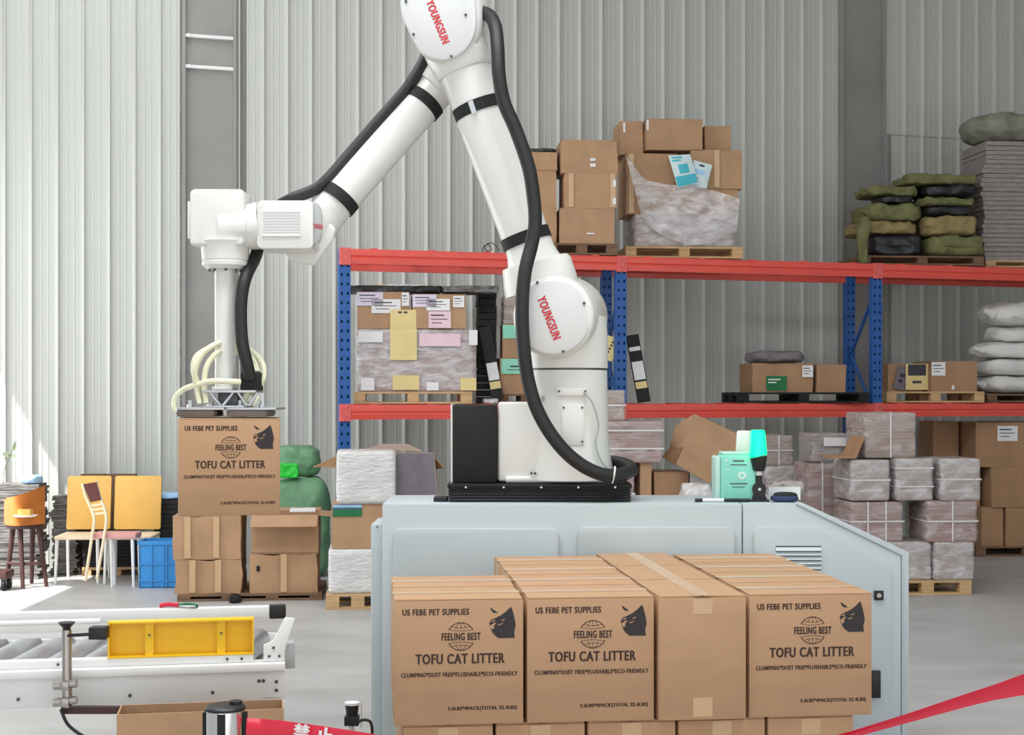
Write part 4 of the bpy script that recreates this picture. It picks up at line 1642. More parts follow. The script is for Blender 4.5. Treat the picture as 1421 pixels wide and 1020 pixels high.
bundle('single wrapped bundle lying on top of the pile right of the cabinet', 1198, 1273, 572, ct, z + .10, .5, core='paper_brown', straps=(0, 1), group=g)
# further bundles left of that pile, standing behind the cabinet
z = zp + .62
sb = bundle('tall pink wrapped stack behind the sloping end of the cabinet', 1120, 1182, 641, 0.0, z, .45, n=26, straps=(1, 2), group=g)
bundle('grey printed wrapped bundle on the tall pink stack', 1126, 1178, 601, sb, z + .02, .42, core='paper_grey', straps=(0, 0), n=8, group=g, stickers=((.3, .55, .95, .85, 'label_white'),))
z3 = 12.76
sc = bundle('low wide wrapped stack behind the beacon', 1062, 1140, 646, 0.0, z3, .45, core='paper_brown', film='film_dense', straps=(1, 0), n=26, group=g)
bundle('wrapped bundle with taped front directly behind the green beacon', 1060, 1101, 604, sc, z3 + .03, .4, core='paper_brown', straps=(1, 1), n=9, group=g)
# open carton flap sheet on the third row
r = thing('loose_flap', 'bent brown cardboard piece with white edge on the wrapped pile', 'cardboard', (XX(1175, zp + .05), zp + .05, ct), YAW)
q = MB()
q.v = []
q.prism([(-.15, .002), (.06, .002), (.13, .17), (.115, .175), (.04, .02), (-.15, .02)], -.05, .25)
q.build('sheet', 'carton_dark', r)

# brown cartons at the right edge below the rack
zb_ = floor_z(772)
pt = pallet('dark pallet on the floor at the right edge below the rack', 1352, 1500, 0.0, zb_, 0.10, 0.8, m='wood_dark')
z = zb_ + .02
g = None
d1 = carton('brown carton bottom left on the dark pallet at the right edge', 1361, 1392, 704, pt, z, .5, m='carton_dark')
d2 = carton('brown carton bottom right on the dark pallet at the right edge', 1395, 1450, 704, pt, z, .5, m='carton_dark')
e1 = carton('brown carton of the second row at the right edge', 1374, 1450, 648, max(d1, d2), z, .5, m='carton_dark')
e0 = carton('shaded brown carton behind the wrapped pile, second row at the right', 1330, 1360, 648, max(d1, d2), z + .12, .4, m='carton_dark')
carton('large brown carton with a white address label at the right edge', 1352, 1460, 586, max(e1, e0), z, .55, m='carton_dark', stickers=((.28, .58, .55, .92, 'label_white', INK),))
e2 = carton('tall brown carton in shade left of the address-labelled one', 1290, 1314, 640, 0.0, z + .3, .4, m='carton_dark')
carton('brown carton in shade under the lower beam, left of the address-labelled one', 1294, 1330, 585, e2, z + .3, .4, m='carton_dark')

# ------------------------------------------------------------------ goods behind robot and cabinet
z = floor_z(828)
g = 'wrapped bundles behind the robot'
k1 = bundle('tall wrapped stack on the floor just right of the robot column', 838, 881, 642, 0.0, z, .45, n=26, straps=(2, 0), group=g)
k2 = bundle('wrapped bundle with two white straps right of the robot column', 842, 921, 584, k1, z, .45, straps=(2, 0), group=g)
bundle('small wrapped bundle topmost right of the robot column', 836, 868, 541, k2, z + .05, .4, core='paper_brown', straps=(1, 0), n=7, group=g)
b0 = carton('tall brown carton behind the cabinet under the tilted open box', 906, 955, 655, 0.0, z + .1, .42, m='carton_dark', crumple=.012)
carton('narrow brown carton between the strapped bundle and the tilted box', 888, 904, 640, 0.0, z + .05, .4, m='carton_old')
carton('white-fronted carton under the tilted open box', 957, 985, 656, 0.0, z + .12, .42, m='label_white')
bs = sack('grey film bundle low behind the cabinet below the tilted box', 948, 995, 672, 0.0, z - .25, 'film_white', .3, 5, .03, 6, name='film_bundle', cat='film')
# large open box, tipped over
zt2 = z + .04
c = P(968, 690, zt2)
r = thing('open_carton', 'large empty brown carton tipped over with flaps hanging open behind the cabinet', 'box', (c.x, c.y + .3, b0 + .005), YAW)
T = Matrix.Translation((0, 0, 0)) 


def panel3(pts, depth_dir, th, name, mt, parent, off):
    pts = [Vector(p) for p in pts]
    nn = (pts[1] - pts[0]).cross(pts[2] - pts[0]).normalized() * th
    q = MB()
    n = len(pts)
    q.add([p for p in pts] + [p + nn for p in pts], [tuple(range(n)), tuple(range(2 * n - 1, n - 1, -1))] + [(i, (i + 1) % n, (i + 1) % n + n, i + n) for i in range(n)])
    o = q.build(name, mt, parent, off)
    return o


r.rotation_euler = (0, 0, 0)
bo_ = Vector(r.location)
za, zb2 = zt2 + .02, zt2 + .42
fr = [P(962, 575, za), P(1022, 603, za), P(1022, 640, za), P(988, 664, za), P(946, 620, za)]
panel3(fr, None, .006, 'side_panel', 'carton_old', r, bo_)
panel3([P(962, 575, za), P(1022, 603, za), P(1026, 603, zb2), P(966, 577, zb2)], None, .006, 'side_panel', 'carton_old', r, bo_)
panel3([P(962, 575, za + .01), P(946, 620, za + .01), P(925, 632, za + .16), P(937, 590, za + .16)], None, .006, 'side_panel', 'carton_old', r, bo_)
panel3([P(946, 621, za + .01), P(990, 664, za + .01), P(992, 652, zb2), P(950, 618, zb2)], None, .006, 'side_panel', 'carton_inner', r, bo_)
panel3([P(947, 622, za - .004), P(990, 652, za - .004), P(984, 671, za - .10), P(938, 644, za - .10)], None, .005, 'flap', 'carton_old', r, bo_)
panel3([P(946, 622, za + .012), P(937, 646, za + .05), P(918, 634, za + .12), P(930, 620, za + .14)], None, .005, 'flap', 'carton_inner', r, bo_)
panel3([P(1020, 605, za + .01), P(1022, 640, za + .01), P(1024, 640, zb2), P(1024, 606, zb2)], None, .006, 'side_panel', 'carton_old', r, bo_)

# crumpled cloth/film right behind the beacon

# ------------------------------------------------------------------ goods left of the cabinet
zj = floor_z(846)
pt = pallet('pale wooden pallet at the left end of the cabinet', 452, 540, 0.0, zj, 0.115, 0.8)
z = zj + .015
w1 = bundle('white wrapped block at the bottom left of the cabinet', 455, 540, 762, pt, z, .5, core='label_white', film='film_white', straps=(0, 0))
w2 = carton('brown carton with a green and blue label beside the cabinet', 460, 540, 699, w1, z + .03, .45, stickers=((.02, .72, .52, .92, 'label_deep_green'), (.02, .86, .52, .98, 'light_blue')))
w3 = bundle('white wrapped block on the green-labelled carton', 466, 549, 626, w2, z, .5, core='label_white', film='film_white', straps=(0, 0), n=10)
r = thing('open_carton', 'grey film-covered open carton beside the white wrapped block, flaps spread', 'box', Vector((XX(575, z + .12), z + .12, 0)), 0)
ob = Vector(r.location)
zz = z + .14
panel3([P(549, 629, zz), P(601, 629, zz), P(606, 690, zz), P(548, 694, zz)], None, .006, 'side_panel', 'cloth_grey', r, ob)
panel3([P(549, 629, zz), P(601, 629, zz), P(603, 632, zz + .4), P(552, 632, zz + .4)], None, .006, 'side_panel', 'paper_brown', r, ob)
panel3([P(601, 629, zz), P(606, 690, zz), P(607, 688, zz + .4), P(602, 632, zz + .4)], None, .006, 'side_panel', 'paper_brown', r, ob)
panel3([P(548, 694, zz), P(606, 690, zz), P(606, 844, zz), P(548, 844, zz)], None, .006, 'side_panel', 'carton_dark', r, ob)
panel3([P(597, 630, zz + .05), P(616, 650, zz + .02), P(598, 652, zz + .2)], None, .005, 'flap', 'carton_dark', r, ob)
panel3([P(508, 623, zz + .25), P(530, 616, zz + .42), P(566, 616, zz + .42), P(586, 626, zz + .1)], None, .005, 'flap', 'paper_brown', r, ob)
r2 = thing('cardboard_flap', 'brown triangular cardboard flap sticking out left above the green-labelled carton', 'cardboard', P(466, 648, z + .2), 0)
panel3([P(468, 632, z + .2), P(433, 648, z + .15), P(465, 649, z + .2)], None, .005, 'sheet', 'carton_dark', r2, Vector(r2.location))

# cartons on the left pallets
zk = floor_z(834)
pt = pallet('dark low pallet under the two stacks of used cartons', 247, 446, 0.0, zk, 0.055, 0.8, m='wood_dark', blocks=4)
z = zk + .02
f1 = carton('used brown carton with tape bands, bottom of the left stack', 243, 333, 776, pt, z, .46, YAW, crumple=.022, vtape=(.27, .66), seed=5.5)
carton('used brown carton with white lid edge, top of the left stack', 240, 333, 716, f1, z, .46, YAW, crumple=.016, vtape=(.22, .64), seed=2.2)
f2 = carton('torn brown carton with holes, bottom of the second stack', 347, 440, 768, pt, z + .04, .46, YAW, crumple=.024, vtape=(.5,), seed=8.5, stickers=((.10, .56, .15, .70, 'matte_black'),))
carton('open brown carton with flaps spread, top of the second stack', 349, 441, 714, f2, z + .05, .46, YAW, opened={'f': 200, 'l': 148, 'r': 186, 'b': 178})
# green sacks
zg = 12.6
g1 = sack('large green woven sack behind the cartons, lower one', 378, 455, 664, 0.0, zg, 'sack_green', .5, 5, .03, 4, n=(16, 10, 20))
g2 = sack('large green woven sack behind the cartons, upper one', 372, 442, 619, g1, zg + .14, 'sack_green', .34, 4.5, .035, 5, seed=4)
sack('bright green plastic bag in front of the upper green sack', 384, 413, 643, g1, zg + .0, 'bag_bright_green', .105, 6, .014, 9, name='plastic_bag', cat='bag')

# blue crate
zc = floor_z(816)
cb, wd = base_at(193, 247, zc, .26, YAW, 0)
r = thing('plastic_crate', 'blue ribbed plastic crate on the floor beside the used cartons', 'crate', cb, YAW)
h = (816 - 751) * zc / F
D_ = .26
q = MB()
t = .012
for b_ in ((-wd / 2, -D_ / 2, 0, wd / 2, -D_ / 2 + t, h), (-wd / 2, D_ / 2 - t, 0, wd / 2, D_ / 2, h), (-wd / 2, -D_ / 2, 0, -wd / 2 + t, D_ / 2, h), (wd / 2 - t, -D_ / 2, 0, wd / 2, D_ / 2, h), (-wd / 2, -D_ / 2, 0, wd / 2, D_ / 2, t)):
    q.box(*b_)
q.build('shell', 'crate_blue', r)
q = MB()
e = .012
q.box(-wd / 2 - e, -D_ / 2 - e, h - .03, wd / 2 + e, -D_ / 2, h)
q.box(-wd / 2 - e, D_ / 2, h - .03, wd / 2 + e, D_ / 2 + e, h)
q.box(-wd / 2 - e, -D_ / 2, h - .03, -wd / 2, D_ / 2, h)
q.box(wd / 2, -D_ / 2, h - .03, wd / 2 + e, D_ / 2, h)
q.build('rim', 'crate_blue', r)
for x in (-wd / 2 + .10, -wd / 2 + .2, wd / 2 - .10):
    q = MB()
    q.box(x - .006, -D_ / 2 - .010, .01, x + .006, -D_ / 2, h - .03)
    q.build('rib', 'crate_blue', r)
for zz in (.06, .20):
    q = MB()
    q.box(-wd / 2, -D_ / 2 - .009, zz - .006, wd / 2, -D_ / 2, zz + .006)
    q.build('rib', 'crate_blue', r)
# black bag stack with light blue top, flattened bales along the wall
bt = sheets('black stack of folded bags with a light blue bag on top, behind the crate', 214, 250, 693, 0.0, 12.75, .3, 'matte_black', 16, fan=.006)
sack('light blue folded bag on the black stack', 213, 250, 685, bt, 12.76, 'light_blue', .28, 5, .008, 6, name='folded_bag', cat='bag')
sheets('stack of black and white folded sheets along the wall behind the yellow chairs', 72, 104, 688, 0.0, 12.78, .22, 'sheet_mixed', 34, fan=.022)
b = sheets('stack of dark folded sheets behind the brown stool', -10, 51, 672, 0.0, 12.5, .3, 'sheet_mixed', 34, fan=.03)
sack('light blue folded bag on the sheets at the left edge', 26, 52, 660, b, 12.5, 'light_blue', .25, 4, .02, 6, name='folded_bag', cat='bag')
r = thing('flat_sheet', 'low dark bale of folded sheets on a wooden board under the yellow chairs', 'bale', (XX(164, 12.87), 12.87, 0), YAW)
q = MB()
rnd = random.Random(3)
for k in range(9):
    q.box(-.29 + rnd.uniform(-.01, .01), -.08, .075 + k * .03, .28 + rnd.uniform(-.01, .01), .12, .075 + k * .03 + .027)
q.build('sheets', 'matte_black', r, kind='stuff')
q = MB()
q.box(-.30, -.09, .05, .30, .12, .073)
q.build('board', 'wood', r)
for x in (-.26, 0, .26):
    q = MB()
    q.box(x - .04, -.10, 0, x + .04, .12, .05)
    q.build('block', 'wood', r)
# two small brown boxes leaning behind the chairs
for (x0, x1, lb) in ((111, 144, 'reddish brown box end showing above the left yellow chair'), (147, 187, 'reddish brown box end showing above the right yellow chair')):
    carton(lb, x0, x1, 658, 0.0, 13.03 if x0 < 140 else 13.06, .08, m='wood_dark', tape=False, name='wooden_box')


def yellow_chair(label, x0, x1, z):
    c = Vector((XX((x0 + x1) / 2, z), z, 0))
    r = thing('yellow_chair', label, 'chair', c, YAW * .6, 'yellow backed chairs')
    wd = (x1 - x0) * z / F
    sh = .40
    q = MB()
    T = Matrix.Translation((0, .20, sh + .02)) @ Matrix.Rotation(math.radians(-7), 4, 'X')
    vs = rrect(-wd / 2, .0, wd / 2, .47, .02)
    q.prism(vs, -.012, .012)
    q.v = [tuple(T @ Vector(v)) for v in q.v]
    q.build('backrest', 'chair_yellow', r, bevel=.004)
    q = MB()
    q.prism(rrect(-wd / 2, sh - .03, wd / 2, sh, .012), -.22, .20)
    q.build('seat', 'chair_cream', r, bevel=.006)
    for sx in (-1, 1):
        for (ya, yb) in ((-.19, -.22), (.17, .21)):
            q = MB()
            q.spine([((sx * (wd / 2 - .02), ya, sh - .03), .016), ((sx * (wd / 2 - .012), yb, 0), .011)], 10)
            q.build('leg', 'white_metal', r)


yellow_chair('yellow-backed chair at the left, its back in the sunlight', 84, 145, 12.46)
yellow_chair('yellow-backed chair at the right beside the blue crate', 151, 216, 12.46)
# cream wooden chair seen from behind
zc2 = 11.96
c = Vector((XX(130, zc2), zc2, 0))
r = thing('wooden_chair', 'cream wooden chair with dark brown back panel and pink seat before the yellow chairs', 'chair', c, 0)
h0 = lambda y: ZZ(y, zc2)
for pts in (((113, 671), (118, 690), (130, 718), (127, 745), (118, 806)), ((132, 668), (137, 688), (147, 716), (144, 745), (134, 803))):
    q = MB()
    n_ = [(x, max(0.008, h0(y)) if i == 4 else h0(y)) for i, (x, y) in enumerate(pts)]
    q.tube([Vector((XX(x, zc2) - c.x, (.02 if i < 2 else 0), zz)) for i, (x, zz) in enumerate(n_)], .013, 8, 5)
    q.build('post', 'chair_cream', r)


def skewq(pts, y0, y1, name, mt):
    q = MB()
    q.prism([(XX(x, zc2) - c.x, h0(y)) for x, y in pts], y0, y1)
    q.build(name, mt, r)


skewq(((115, 672), (133, 669), (140, 694), (125, 697)), .0, .03, 'back_panel', 'chair_brown')
for k in range(3):
    y = 700 + 6 * k
    skewq(((126 + k * 1.5, y), (141 + k * 1.5, y - 2), (142 + k * 1.5, y + 1), (127 + k * 1.5, y + 3)), .0, .02, 'slat', 'chair_cream')
q = MB()
sx0, sx1 = XX(126, zc2) - c.x, XX(187, zc2) - c.x
q.prism(rrect(sx0, h0(748), sx1, h0(740), .012), .02, .21)
q.build('seat', 'chair_pink', r, bevel=.006)
for px, yy in ((151, .05), (181, .05), (184, .19), (148, .19)):
    q = MB()
    x = XX(px, zc2) - c.x
    q.spine([((x, yy, h0(748)), .016), ((x + .01, yy, 0), .011)], 10)
    q.build('leg', 'white_metal', r)
# brown stool chair at the left edge
zs = 12.0
c = Vector((XX(30, zs), zs, 0))
r = thing('wooden_stool', 'orange-brown wooden stool chair with curved back and dark legs at the left edge', 'stool', c, 0)
h0 = lambda y: ZZ(y, zs)
xx = lambda px: XX(px, zs) - c.x
q = MB()
outer, inner = [], []
for i in range(13):
    a = math.radians(200 + 140 * i / 12)
    px = 32 + 33 * math.cos(a)
    outer.append((px, -.16 * math.sin(a) * -1))
N_ = 12
vs, fs = [], []
for i in range(N_ + 1):
    t = i / N_
    px = 4 + 56 * t
    y = .02 - .20 * math.sin(math.pi * t)
    top = h0(690 - 16 * t * t + (3 if t < .1 else 0))
    bot = h0(727)
    for off in (0, .018):
        vs += [(xx(px), y + off, top), (xx(px), y + off, bot)]
for i in range(N_):
    a = i * 4
    fs += [(a, a + 1, a + 5, a + 4), (a + 2, a + 6, a + 7, a + 3), (a, a + 4, a + 6, a + 2), (a + 1, a + 3, a + 7, a + 5)]
fs += [(0, 2, 3, 1), (4 * N_, 4 * N_ + 1, 4 * N_ + 3, 4 * N_ + 2)]
q.add(vs, fs)
q.build('backrest', 'stool_orange', r)
q = MB()
q.cyl((xx(32), .06, h0(733)), (xx(32), .06, h0(727)), .16, n=24)
q.build('seat', 'stool_dark', r)
for (xa, xb, yb) in ((14, 6, .0), (28, 37, -.14), (50, 62, .0), (36, 30, .20)):
    q = MB()
    q.spine([((xx(xa), .06 + yb * .5, h0(733)), .024), ((xx(xb), .04 + yb, 0.0), .017)], 8)
    q.build('leg', 'stool_dark', r)
q = MB()
q.tube([(xx(8), .02, .2), (xx(35), -.05, .2), (xx(58), .02, .2)], .012, 6, 3)
q.build('foot_rail', 'stool_dark', r)
q = MB()
q.spine([((xx(46), -.20, h0(714)), .08), ((xx(46), -.20, h0(714) + .012), .10)], 20)
tr_ = q.build('tray', 'label_white', r, label='white round tray')
q = MB()
q.box(xx(46) - .05, -.24, h0(714) + .012, xx(46) + .05, -.16, h0(714) + .06)
q.build('tray_block', 'chair_yellow', tr_, label='small yellow block')
# dolly at the left edge
zd = 11.75
c = Vector((XX(-6, zd), zd, 0))
r = thing('dolly', 'dark low dolly with castor at the left edge of the floor', 'dolly', c, 0)
q = MB()
q.box(-.35, 0, .10, .08, .20, .16)
q.build('deck', 'stool_dark', r, bevel=.006)
for x, y in ((.05, .04), (-.25, .04), (.05, .16), (-.25, .16)):
    q = MB()
    q.cyl((x - .012, y, .045), (x + .012, y, .045), .045, n=14)
    q.build('castor', 'matte_black', r)
    q = MB()
    q.box(x - .02, y - .015, .05, x + .02, y + .015, .10)
    q.build('castor_fork', 'bolt', r)
# dry twig hanging at the left edge of the wall
r = thing('dry_twig', 'small twig with grey-green leaves standing up by the sunlit wall', 'plant', P(4, 672, 12.5), 0)
q = MB()
q.tube([P(4, 672, 12.5), P(6, 650, 12.5), P(14, 632, 12.5), P(20, 612, 12.5)], .004, 5, 3)
q.build('stem', 'leaf_green', r, r.location)
for (a, b_, wv) in (((2, 628), (16, 634), 5), ((14, 634), (24, 632), 3), ((18, 628), (22, 612), 3), ((4, 640), (12, 628), 3)):
    A_, B_ = P(*a, 12.5), P(*b_, 12.5)
    mid = (A_ + B_) / 2
    d = (B_ - A_).normalized()
    nn = Vector((-d.z, .3, d.x)) * wv * .006
    q = MB()
    q.add([A_, mid - nn, B_, mid + nn + Vector((0, .01, 0))], [(0, 1, 2, 3)])
    q.build('leaf', 'leaf_green', r, r.location)

# ------------------------------------------------------------------ things on the cabinet
z = 6.30
yb = HY + (EYE - CT) * F / z
r = thing('turquoise_jar', 'turquoise rectangular tub with round white emblem standing on the cabinet', 'tub', (XX(1018, z), z, CT + .001), 0)
wd = (1046 - 991) * z / F
h = ZZ(631, z) - CT
q = MB()
q.prism(rrect(-wd / 2 + .022, 0, wd / 2, h, .014, corners=(1, 1, 1, 1)), -.06, .08)
b_ = q.build('tub', 'turquoise', r, bevel=.006)
q = MB()
q.prism(rrect(-wd / 2, 0.002, -wd / 2 + .0215, h * .97, .009), -.05, .085)
q.build('side_wall', 'turquoise_pale', r, bevel=.006)
q = MB()
q.box(-wd / 2 + .03, -.05, h + .0005, wd / 2 - .01, .075, h + .012)
q.build('lid', 'turquoise_pale', r, bevel=.004)
q = MB()
q.cyl((.025, -.0607, h * .56), (.025, -.0620, h * .56), .0165, n=24)
em = q.build('emblem', 'label_white', r)
q = MB()
q.cyl((.025, -.0621, h * .56), (.025, -.0626, h * .56), .010, n=20)
q.build('emblem_mark', 'turquoise', em)
for (u0, v0, u1, v1) in ((.35, .37, .78, .395), (.40, .30, .72, .315), (.42, .86, .70, .89), (.36, .78, .76, .80)):
    q = MB()
    q.box(-wd / 2 + u0 * wd, -.0612, v0 * h, -wd / 2 + u1 * wd, -.0605, v1 * h)
    q.build('print', 'bolt', r)
for (u0, v0, u1, v1) in ((.24, .86, .30, .89), (.26, .68, .34, .70)):
    q = MB()
    q.box(-wd / 2 + u0 * wd, -.0612, v0 * h, -wd / 2 + u1 * wd, -.0605, v1 * h)
    q.build('print', 'label_white', r)


def beacon(label, px, ytop, yl, z, lens, bracket):
    c = Vector((XX(px, z), z, CT + .001))
    r = thing('signal_beacon', label, 'beacon', c)
    H = lambda y: ZZ(y, z) - CT
    k = z / F
    q = MB()
    q.spine([((0, 0, H(yl)), 12.2 * k), ((-.001, 0, H(yl) + .004), 12.4 * k), ((-.003, 0, H(ytop + 3)), 10.2 * k), ((-.003, 0, H(ytop + 1)), 9.6 * k), ((-.003, 0, H(ytop)), 8.2 * k)], 28)
    q.build('lens', lens, r)
    q = MB()
    q.spine([((.001, 0, H(yl) - .0005), 11.6 * k), ((.001, 0, H(yl + 5)), 11.2 * k), ((.002, 0, H(yl + 19)), 8.5 * k), ((.002, 0, H(yl + 21)), 7 * k)], 24)
    q.build('socket', 'black_plastic', r)
    q = MB()
    q.cyl((.002, 0, H(yl + 27)), (.002, 0, H(yl + 21)), 4.2 * k, n=16)
    q.build('collar', 'label_white', r)
    q = MB()
    q.cyl((.002, 0, H(yl + 40)), (.002, 0, H(yl + 27)), 4.6 * k, n=16)
    q.build('stem', 'black_plastic', r)
    q = MB()
    yc = yl + 46
    q.cyl((.002, -.012, H(yc)), (.002, .012, H(yc)), 9.6 * k, n=28)
    q.prism([(-10 * k, .004), (12 * k, .004), (7.5 * k, H(yc + 4)), (-6.5 * k, H(yc + 4))], -.010, .010)
    q.prism([(-12 * k, 0), (14 * k, 0), (14 * k, .008), (-12 * k, .008)], -.025, .025)
    br = q.build('bracket', 'black_plastic', r)
    q = MB()
    q.cyl((.002, -.0125, H(yc)), (.002, -.018, H(yc)), 2.2 * k, n=10)
    q.build('bolt', 'silver', br)
    return r


beacon('lit green signal beacon on a black bracket beside the turquoise tub', 1052, 597, 633, 6.24, 'beacon_green', True)
beacon('unlit white signal beacon behind the turquoise tub', 1033, 598, 629, 6.46, 'beacon_white', True)
gl = bpy.data.lights.new('beacon_glow', 'POINT')
gl.energy = 0.15
gl.color = (0.05, 1.0, 0.5)
gl.shadow_soft_size = .05
go = bpy.data.objects.new('beacon_glow', gl)
SC.collection.objects.link(go)
go.location = P(1050, 612, 6.15)
r = thing('marker_pen', 'white and black marker pen lying on the cabinet before the turquoise tub', 'pen', (XX(988, 6.2), 6.2, CT + .009), 0)
for (a, b_, rr, mt, nm) in ((964, 974, .008, 'black_plastic', 'cap'), (974.2, 1004, .0078, 'label_white', 'barrel'), (1004.2, 1040, .008, 'black_plastic', 'body')):
    q = MB()
    q.cyl((XX(a, 6.2) - r.location.x, 0, 0), (XX(b_, 6.2) - r.location.x, 0, 0), rr, n=12)
    q.build(nm, mt, r)
r = thing('hand_pad', 'dark blue rounded hand-held pad with black cushion lying on the cabinet', 'pad', (XX(1088, 6.22), 6.22, CT + .001), 0)
q = MB()
q.lump(.118, .07, .030, (16, 8, 5), 3.5, 0, 1, 0)
q.build('base', 'navy', r)
q = MB()
q.lump(.104, .062, .030, (16, 8, 6), 2.6, 0, 1, 0, Matrix.Translation((.004, 0, .0125)))
q.build('cushion', 'matte_black', r)
r = thing('white_card', 'white card standing on the cabinet behind the blue pad', 'card', (XX(1088, 6.34), 6.34, CT + .001), 0)
q = MB()
q.box(-.07, -.004, 0, .07, .004, ZZ(676, 6.34) - CT)
q.build('sheet', 'label_white', r)
sack('crumpled pale cloth heap on the cabinet behind the white card', 1066, 1120, 670, CT + .001, 6.44, 'paper_grey', .14, 2.8, .03, 9, name='cloth_heap', cat='cloth', yaw=0)

# ------------------------------------------------------------------ roller conveyor, left foreground
zc = 5.08
CO = Vector((XX(395, zc), zc, 0))
CY = math.radians(10)
conv = thing('roller_conveyor', 'white steel roller conveyor with yellow guard plate in the left foreground', 'conveyor', CO, CY)
Hc = lambda y: ZZ(y, zc)
L = 1.75
q = MB()
tt = Hc(918)
q.box(-L, 0, Hc(970), 0, .035, tt - .028)
rail = q.build('side_rail', 'white_metal', conv, bevel=.003)
q = MB()
q.box(-L, -.03, tt - .0275, 0, .06, tt)
q.build('rail_flange', 'white_metal', conv, bevel=.003)
for x, zz in ((-.03, -.07), (-.03, -.10), (-.075, -.065), (-.09, -.065), (-.25, -.10), (-.53, -.10), (-.9, -.10)):
    q = MB()
    q.cyl((x, .002, tt + zz), (x, -.005, tt + zz), .006, n=10)
    q.build('bolt', 'bolt', rail)
q = MB()
q.box(-L, .005, tt + .0005, -.11, .05, tt + .028)
up = q.build('guide_angle', 'white_metal', conv, bevel=.002)
for x in (-.15, -.20, -.77):
    q = MB()
    q.cyl((x, .006, tt + .014), (x, .0, tt + .014), .005, n=8)
    q.build('bolt', 'bolt', up)
# yellow guard plate, a shallow tray standing on the rail
gx0, gx1 = -.605, -.108
gz0, gz1 = tt + .029, tt + .029 + .125
q = MB()
q.box(gx0, .045, gz0, gx1, .05, gz1)
q.box(gx0, .0, gz1 - .006, gx1, .045, gz1)
q.box(gx0, .0, gz0, gx0 + .006, .045, gz1 - .006)
q.box(gx1 - .006, .0, gz0, gx1, .045, gz1 - .006)
q.box(gx0 + .006, .0, gz0, gx1 - .006, .045, gz0 + .005)
gp = q.build('guard_plate', 'yellow_paint', conv)
for x in (gx0 + .125, gx0 + .37):
    q = MB()
    q.box(x, .016, gz0 + .005, x + .028, .045, gz1 - .006)
    st = q.build('stiffener', 'yellow_paint', gp)
    q = MB()
    q.cyl((x + .014, .017, gz0 + .075), (x + .014, .012, gz0 + .075), .004, n=8)
    q.build('bolt', 'bolt', gp)
# back guide rail with end cap
yb_ = .62
zr0 = ZZ(857, zc + yb_) + .0
q = MB()
q.box(-2.1, yb_, zr0, .0 - .05, yb_ + .05, zr0 + .046)
br_ = q.build('back_guide_rail', 'white_metal', conv, bevel=.003)
q = MB()
q.box(-.049, yb_ - .002, zr0 - .003, .015, yb_ + .052, zr0 + .048)
q.build('end_cap', 'black_plastic', br_, bevel=.004)
q = MB()
q.box(-2.1, yb_ + .0, tt - .12, .0, yb_ + .035, tt)
q.build('side_rail', 'white_metal', conv, bevel=.003)
for x in (-.4, -1.2, -2.0):
    q = MB()
    q.box(x, yb_ + .01, tt, x + .03, yb_ + .04, zr0)
    q.build('rail_post', 'white_metal', conv)
# skewed rollers
for i in range(16):
    x = -1.90 + i * .122
    q = MB()
    a, b_ = Vector((x, .075, tt - .022)), Vector((x + .10, yb_ - .02, tt - .022))
    if b_.x > -.02 or a.x < -2.0:
        continue
    q.cyl(a, b_, .046, n=20)
    ro = q.build('roller', 'silver', conv)
q = MB()
q.box(-2.05, .062, tt - .10, -.02, yb_ - .002, tt - .08)
q.build('bed_plate', 'robot_grey', conv)
# end bracket
q = MB()
q.prism([(-.075, tt + .001), (-.002, tt + .001), (-.002, tt + .035), (.035, tt + .15), (.0, tt + .155), (-.04, tt + .075), (-.075, tt + .06)], .0, .012)
eb = q.build('end_bracket', 'white_metal', conv, bevel=.002)
q = MB()
q.box(.003, .02, tt - .03, .035, .10, tt + .06)
q.build('end_stop', 'robot_grey', conv, bevel=.003)
for x, zz in ((-.055, tt + .02), (-.02, tt + .02), (-.04, tt + .05)):
    q = MB()
    q.cyl((x, .001, zz), (x, -.004, zz), .005, n=8)
    q.build('bolt', 'bolt', eb)
for x in (-.05, -1.6):
    for y in (.0, yb_):
        q = MB()
        q.box(x - .03, y, 0.0, x + .03, y + .04, tt - .125 if x > -1 else tt - .13)
        q.build('leg', 'white_metal', conv)
# front guide: thin white rails and black block
q = MB()
za_ = Hc(881)
q.cyl((-1.75, .30, za_ + .02), (-.66, .30, za_ + .02), .010, n=10)
q.build('guide_rod', 'white_metal', conv)
q = MB()
q.box(-1.75, .295, za_ - .035, -.66, .305, za_ - .02)
q.build('guide_rod', 'white_metal', conv)
# clamp post with knob
zp_ = 4.86
r = thing('clamp_post', 'steel clamp post with black knob and cross clamps at the conveyor side', 'clamp', P(92, 985, zp_), 0)
ro_ = Vector(r.location)
q = MB()
q.spine([(P(93, 981, zp_), .0165), (P(92, 874, zp_), .0165)], 16)
q.build('post', 'steel', r, ro_)
q = MB()
kq = zp_ / F
q.spine([(P(92, 880, zp_), 5 * kq), (P(92, 871, zp_), 5.5 * kq), (P(92, 866, zp_), 10 * kq), (P(92, 863.5, zp_), 12 * kq), (P(92, 863, zp_), 8 * kq)], 18)
q.build('knob', 'black_plastic', r, ro_)
for y in (950, 973):
    q = MB()
    q.spine([(P(74, y + 2, zp_ - .01), .014), (P(106, y - 2, zp_ - .01), .014)], 14)
    q.build('clamp_jaw', 'steel', r, ro_)
    q = MB()
    q.box(*(P(82, y + 9, zp_ - .03)), *(P(101, y - 8, zp_ + .02)))
    q.build('clamp_body', 'steel', r, ro_, bevel=.006)
q = MB()
q.tube([P(84, 984, zp_), P(92, 1003, zp_), P(106, 1016, zp_), P(130, 1030, zp_)], .006, 8)
q.build('cable', 'black_rubber', r, ro_)
q = MB()
q.cyl(P(92, 882, zp_ - .01), P(126, 880, zp_ - .01), .006, n=8)
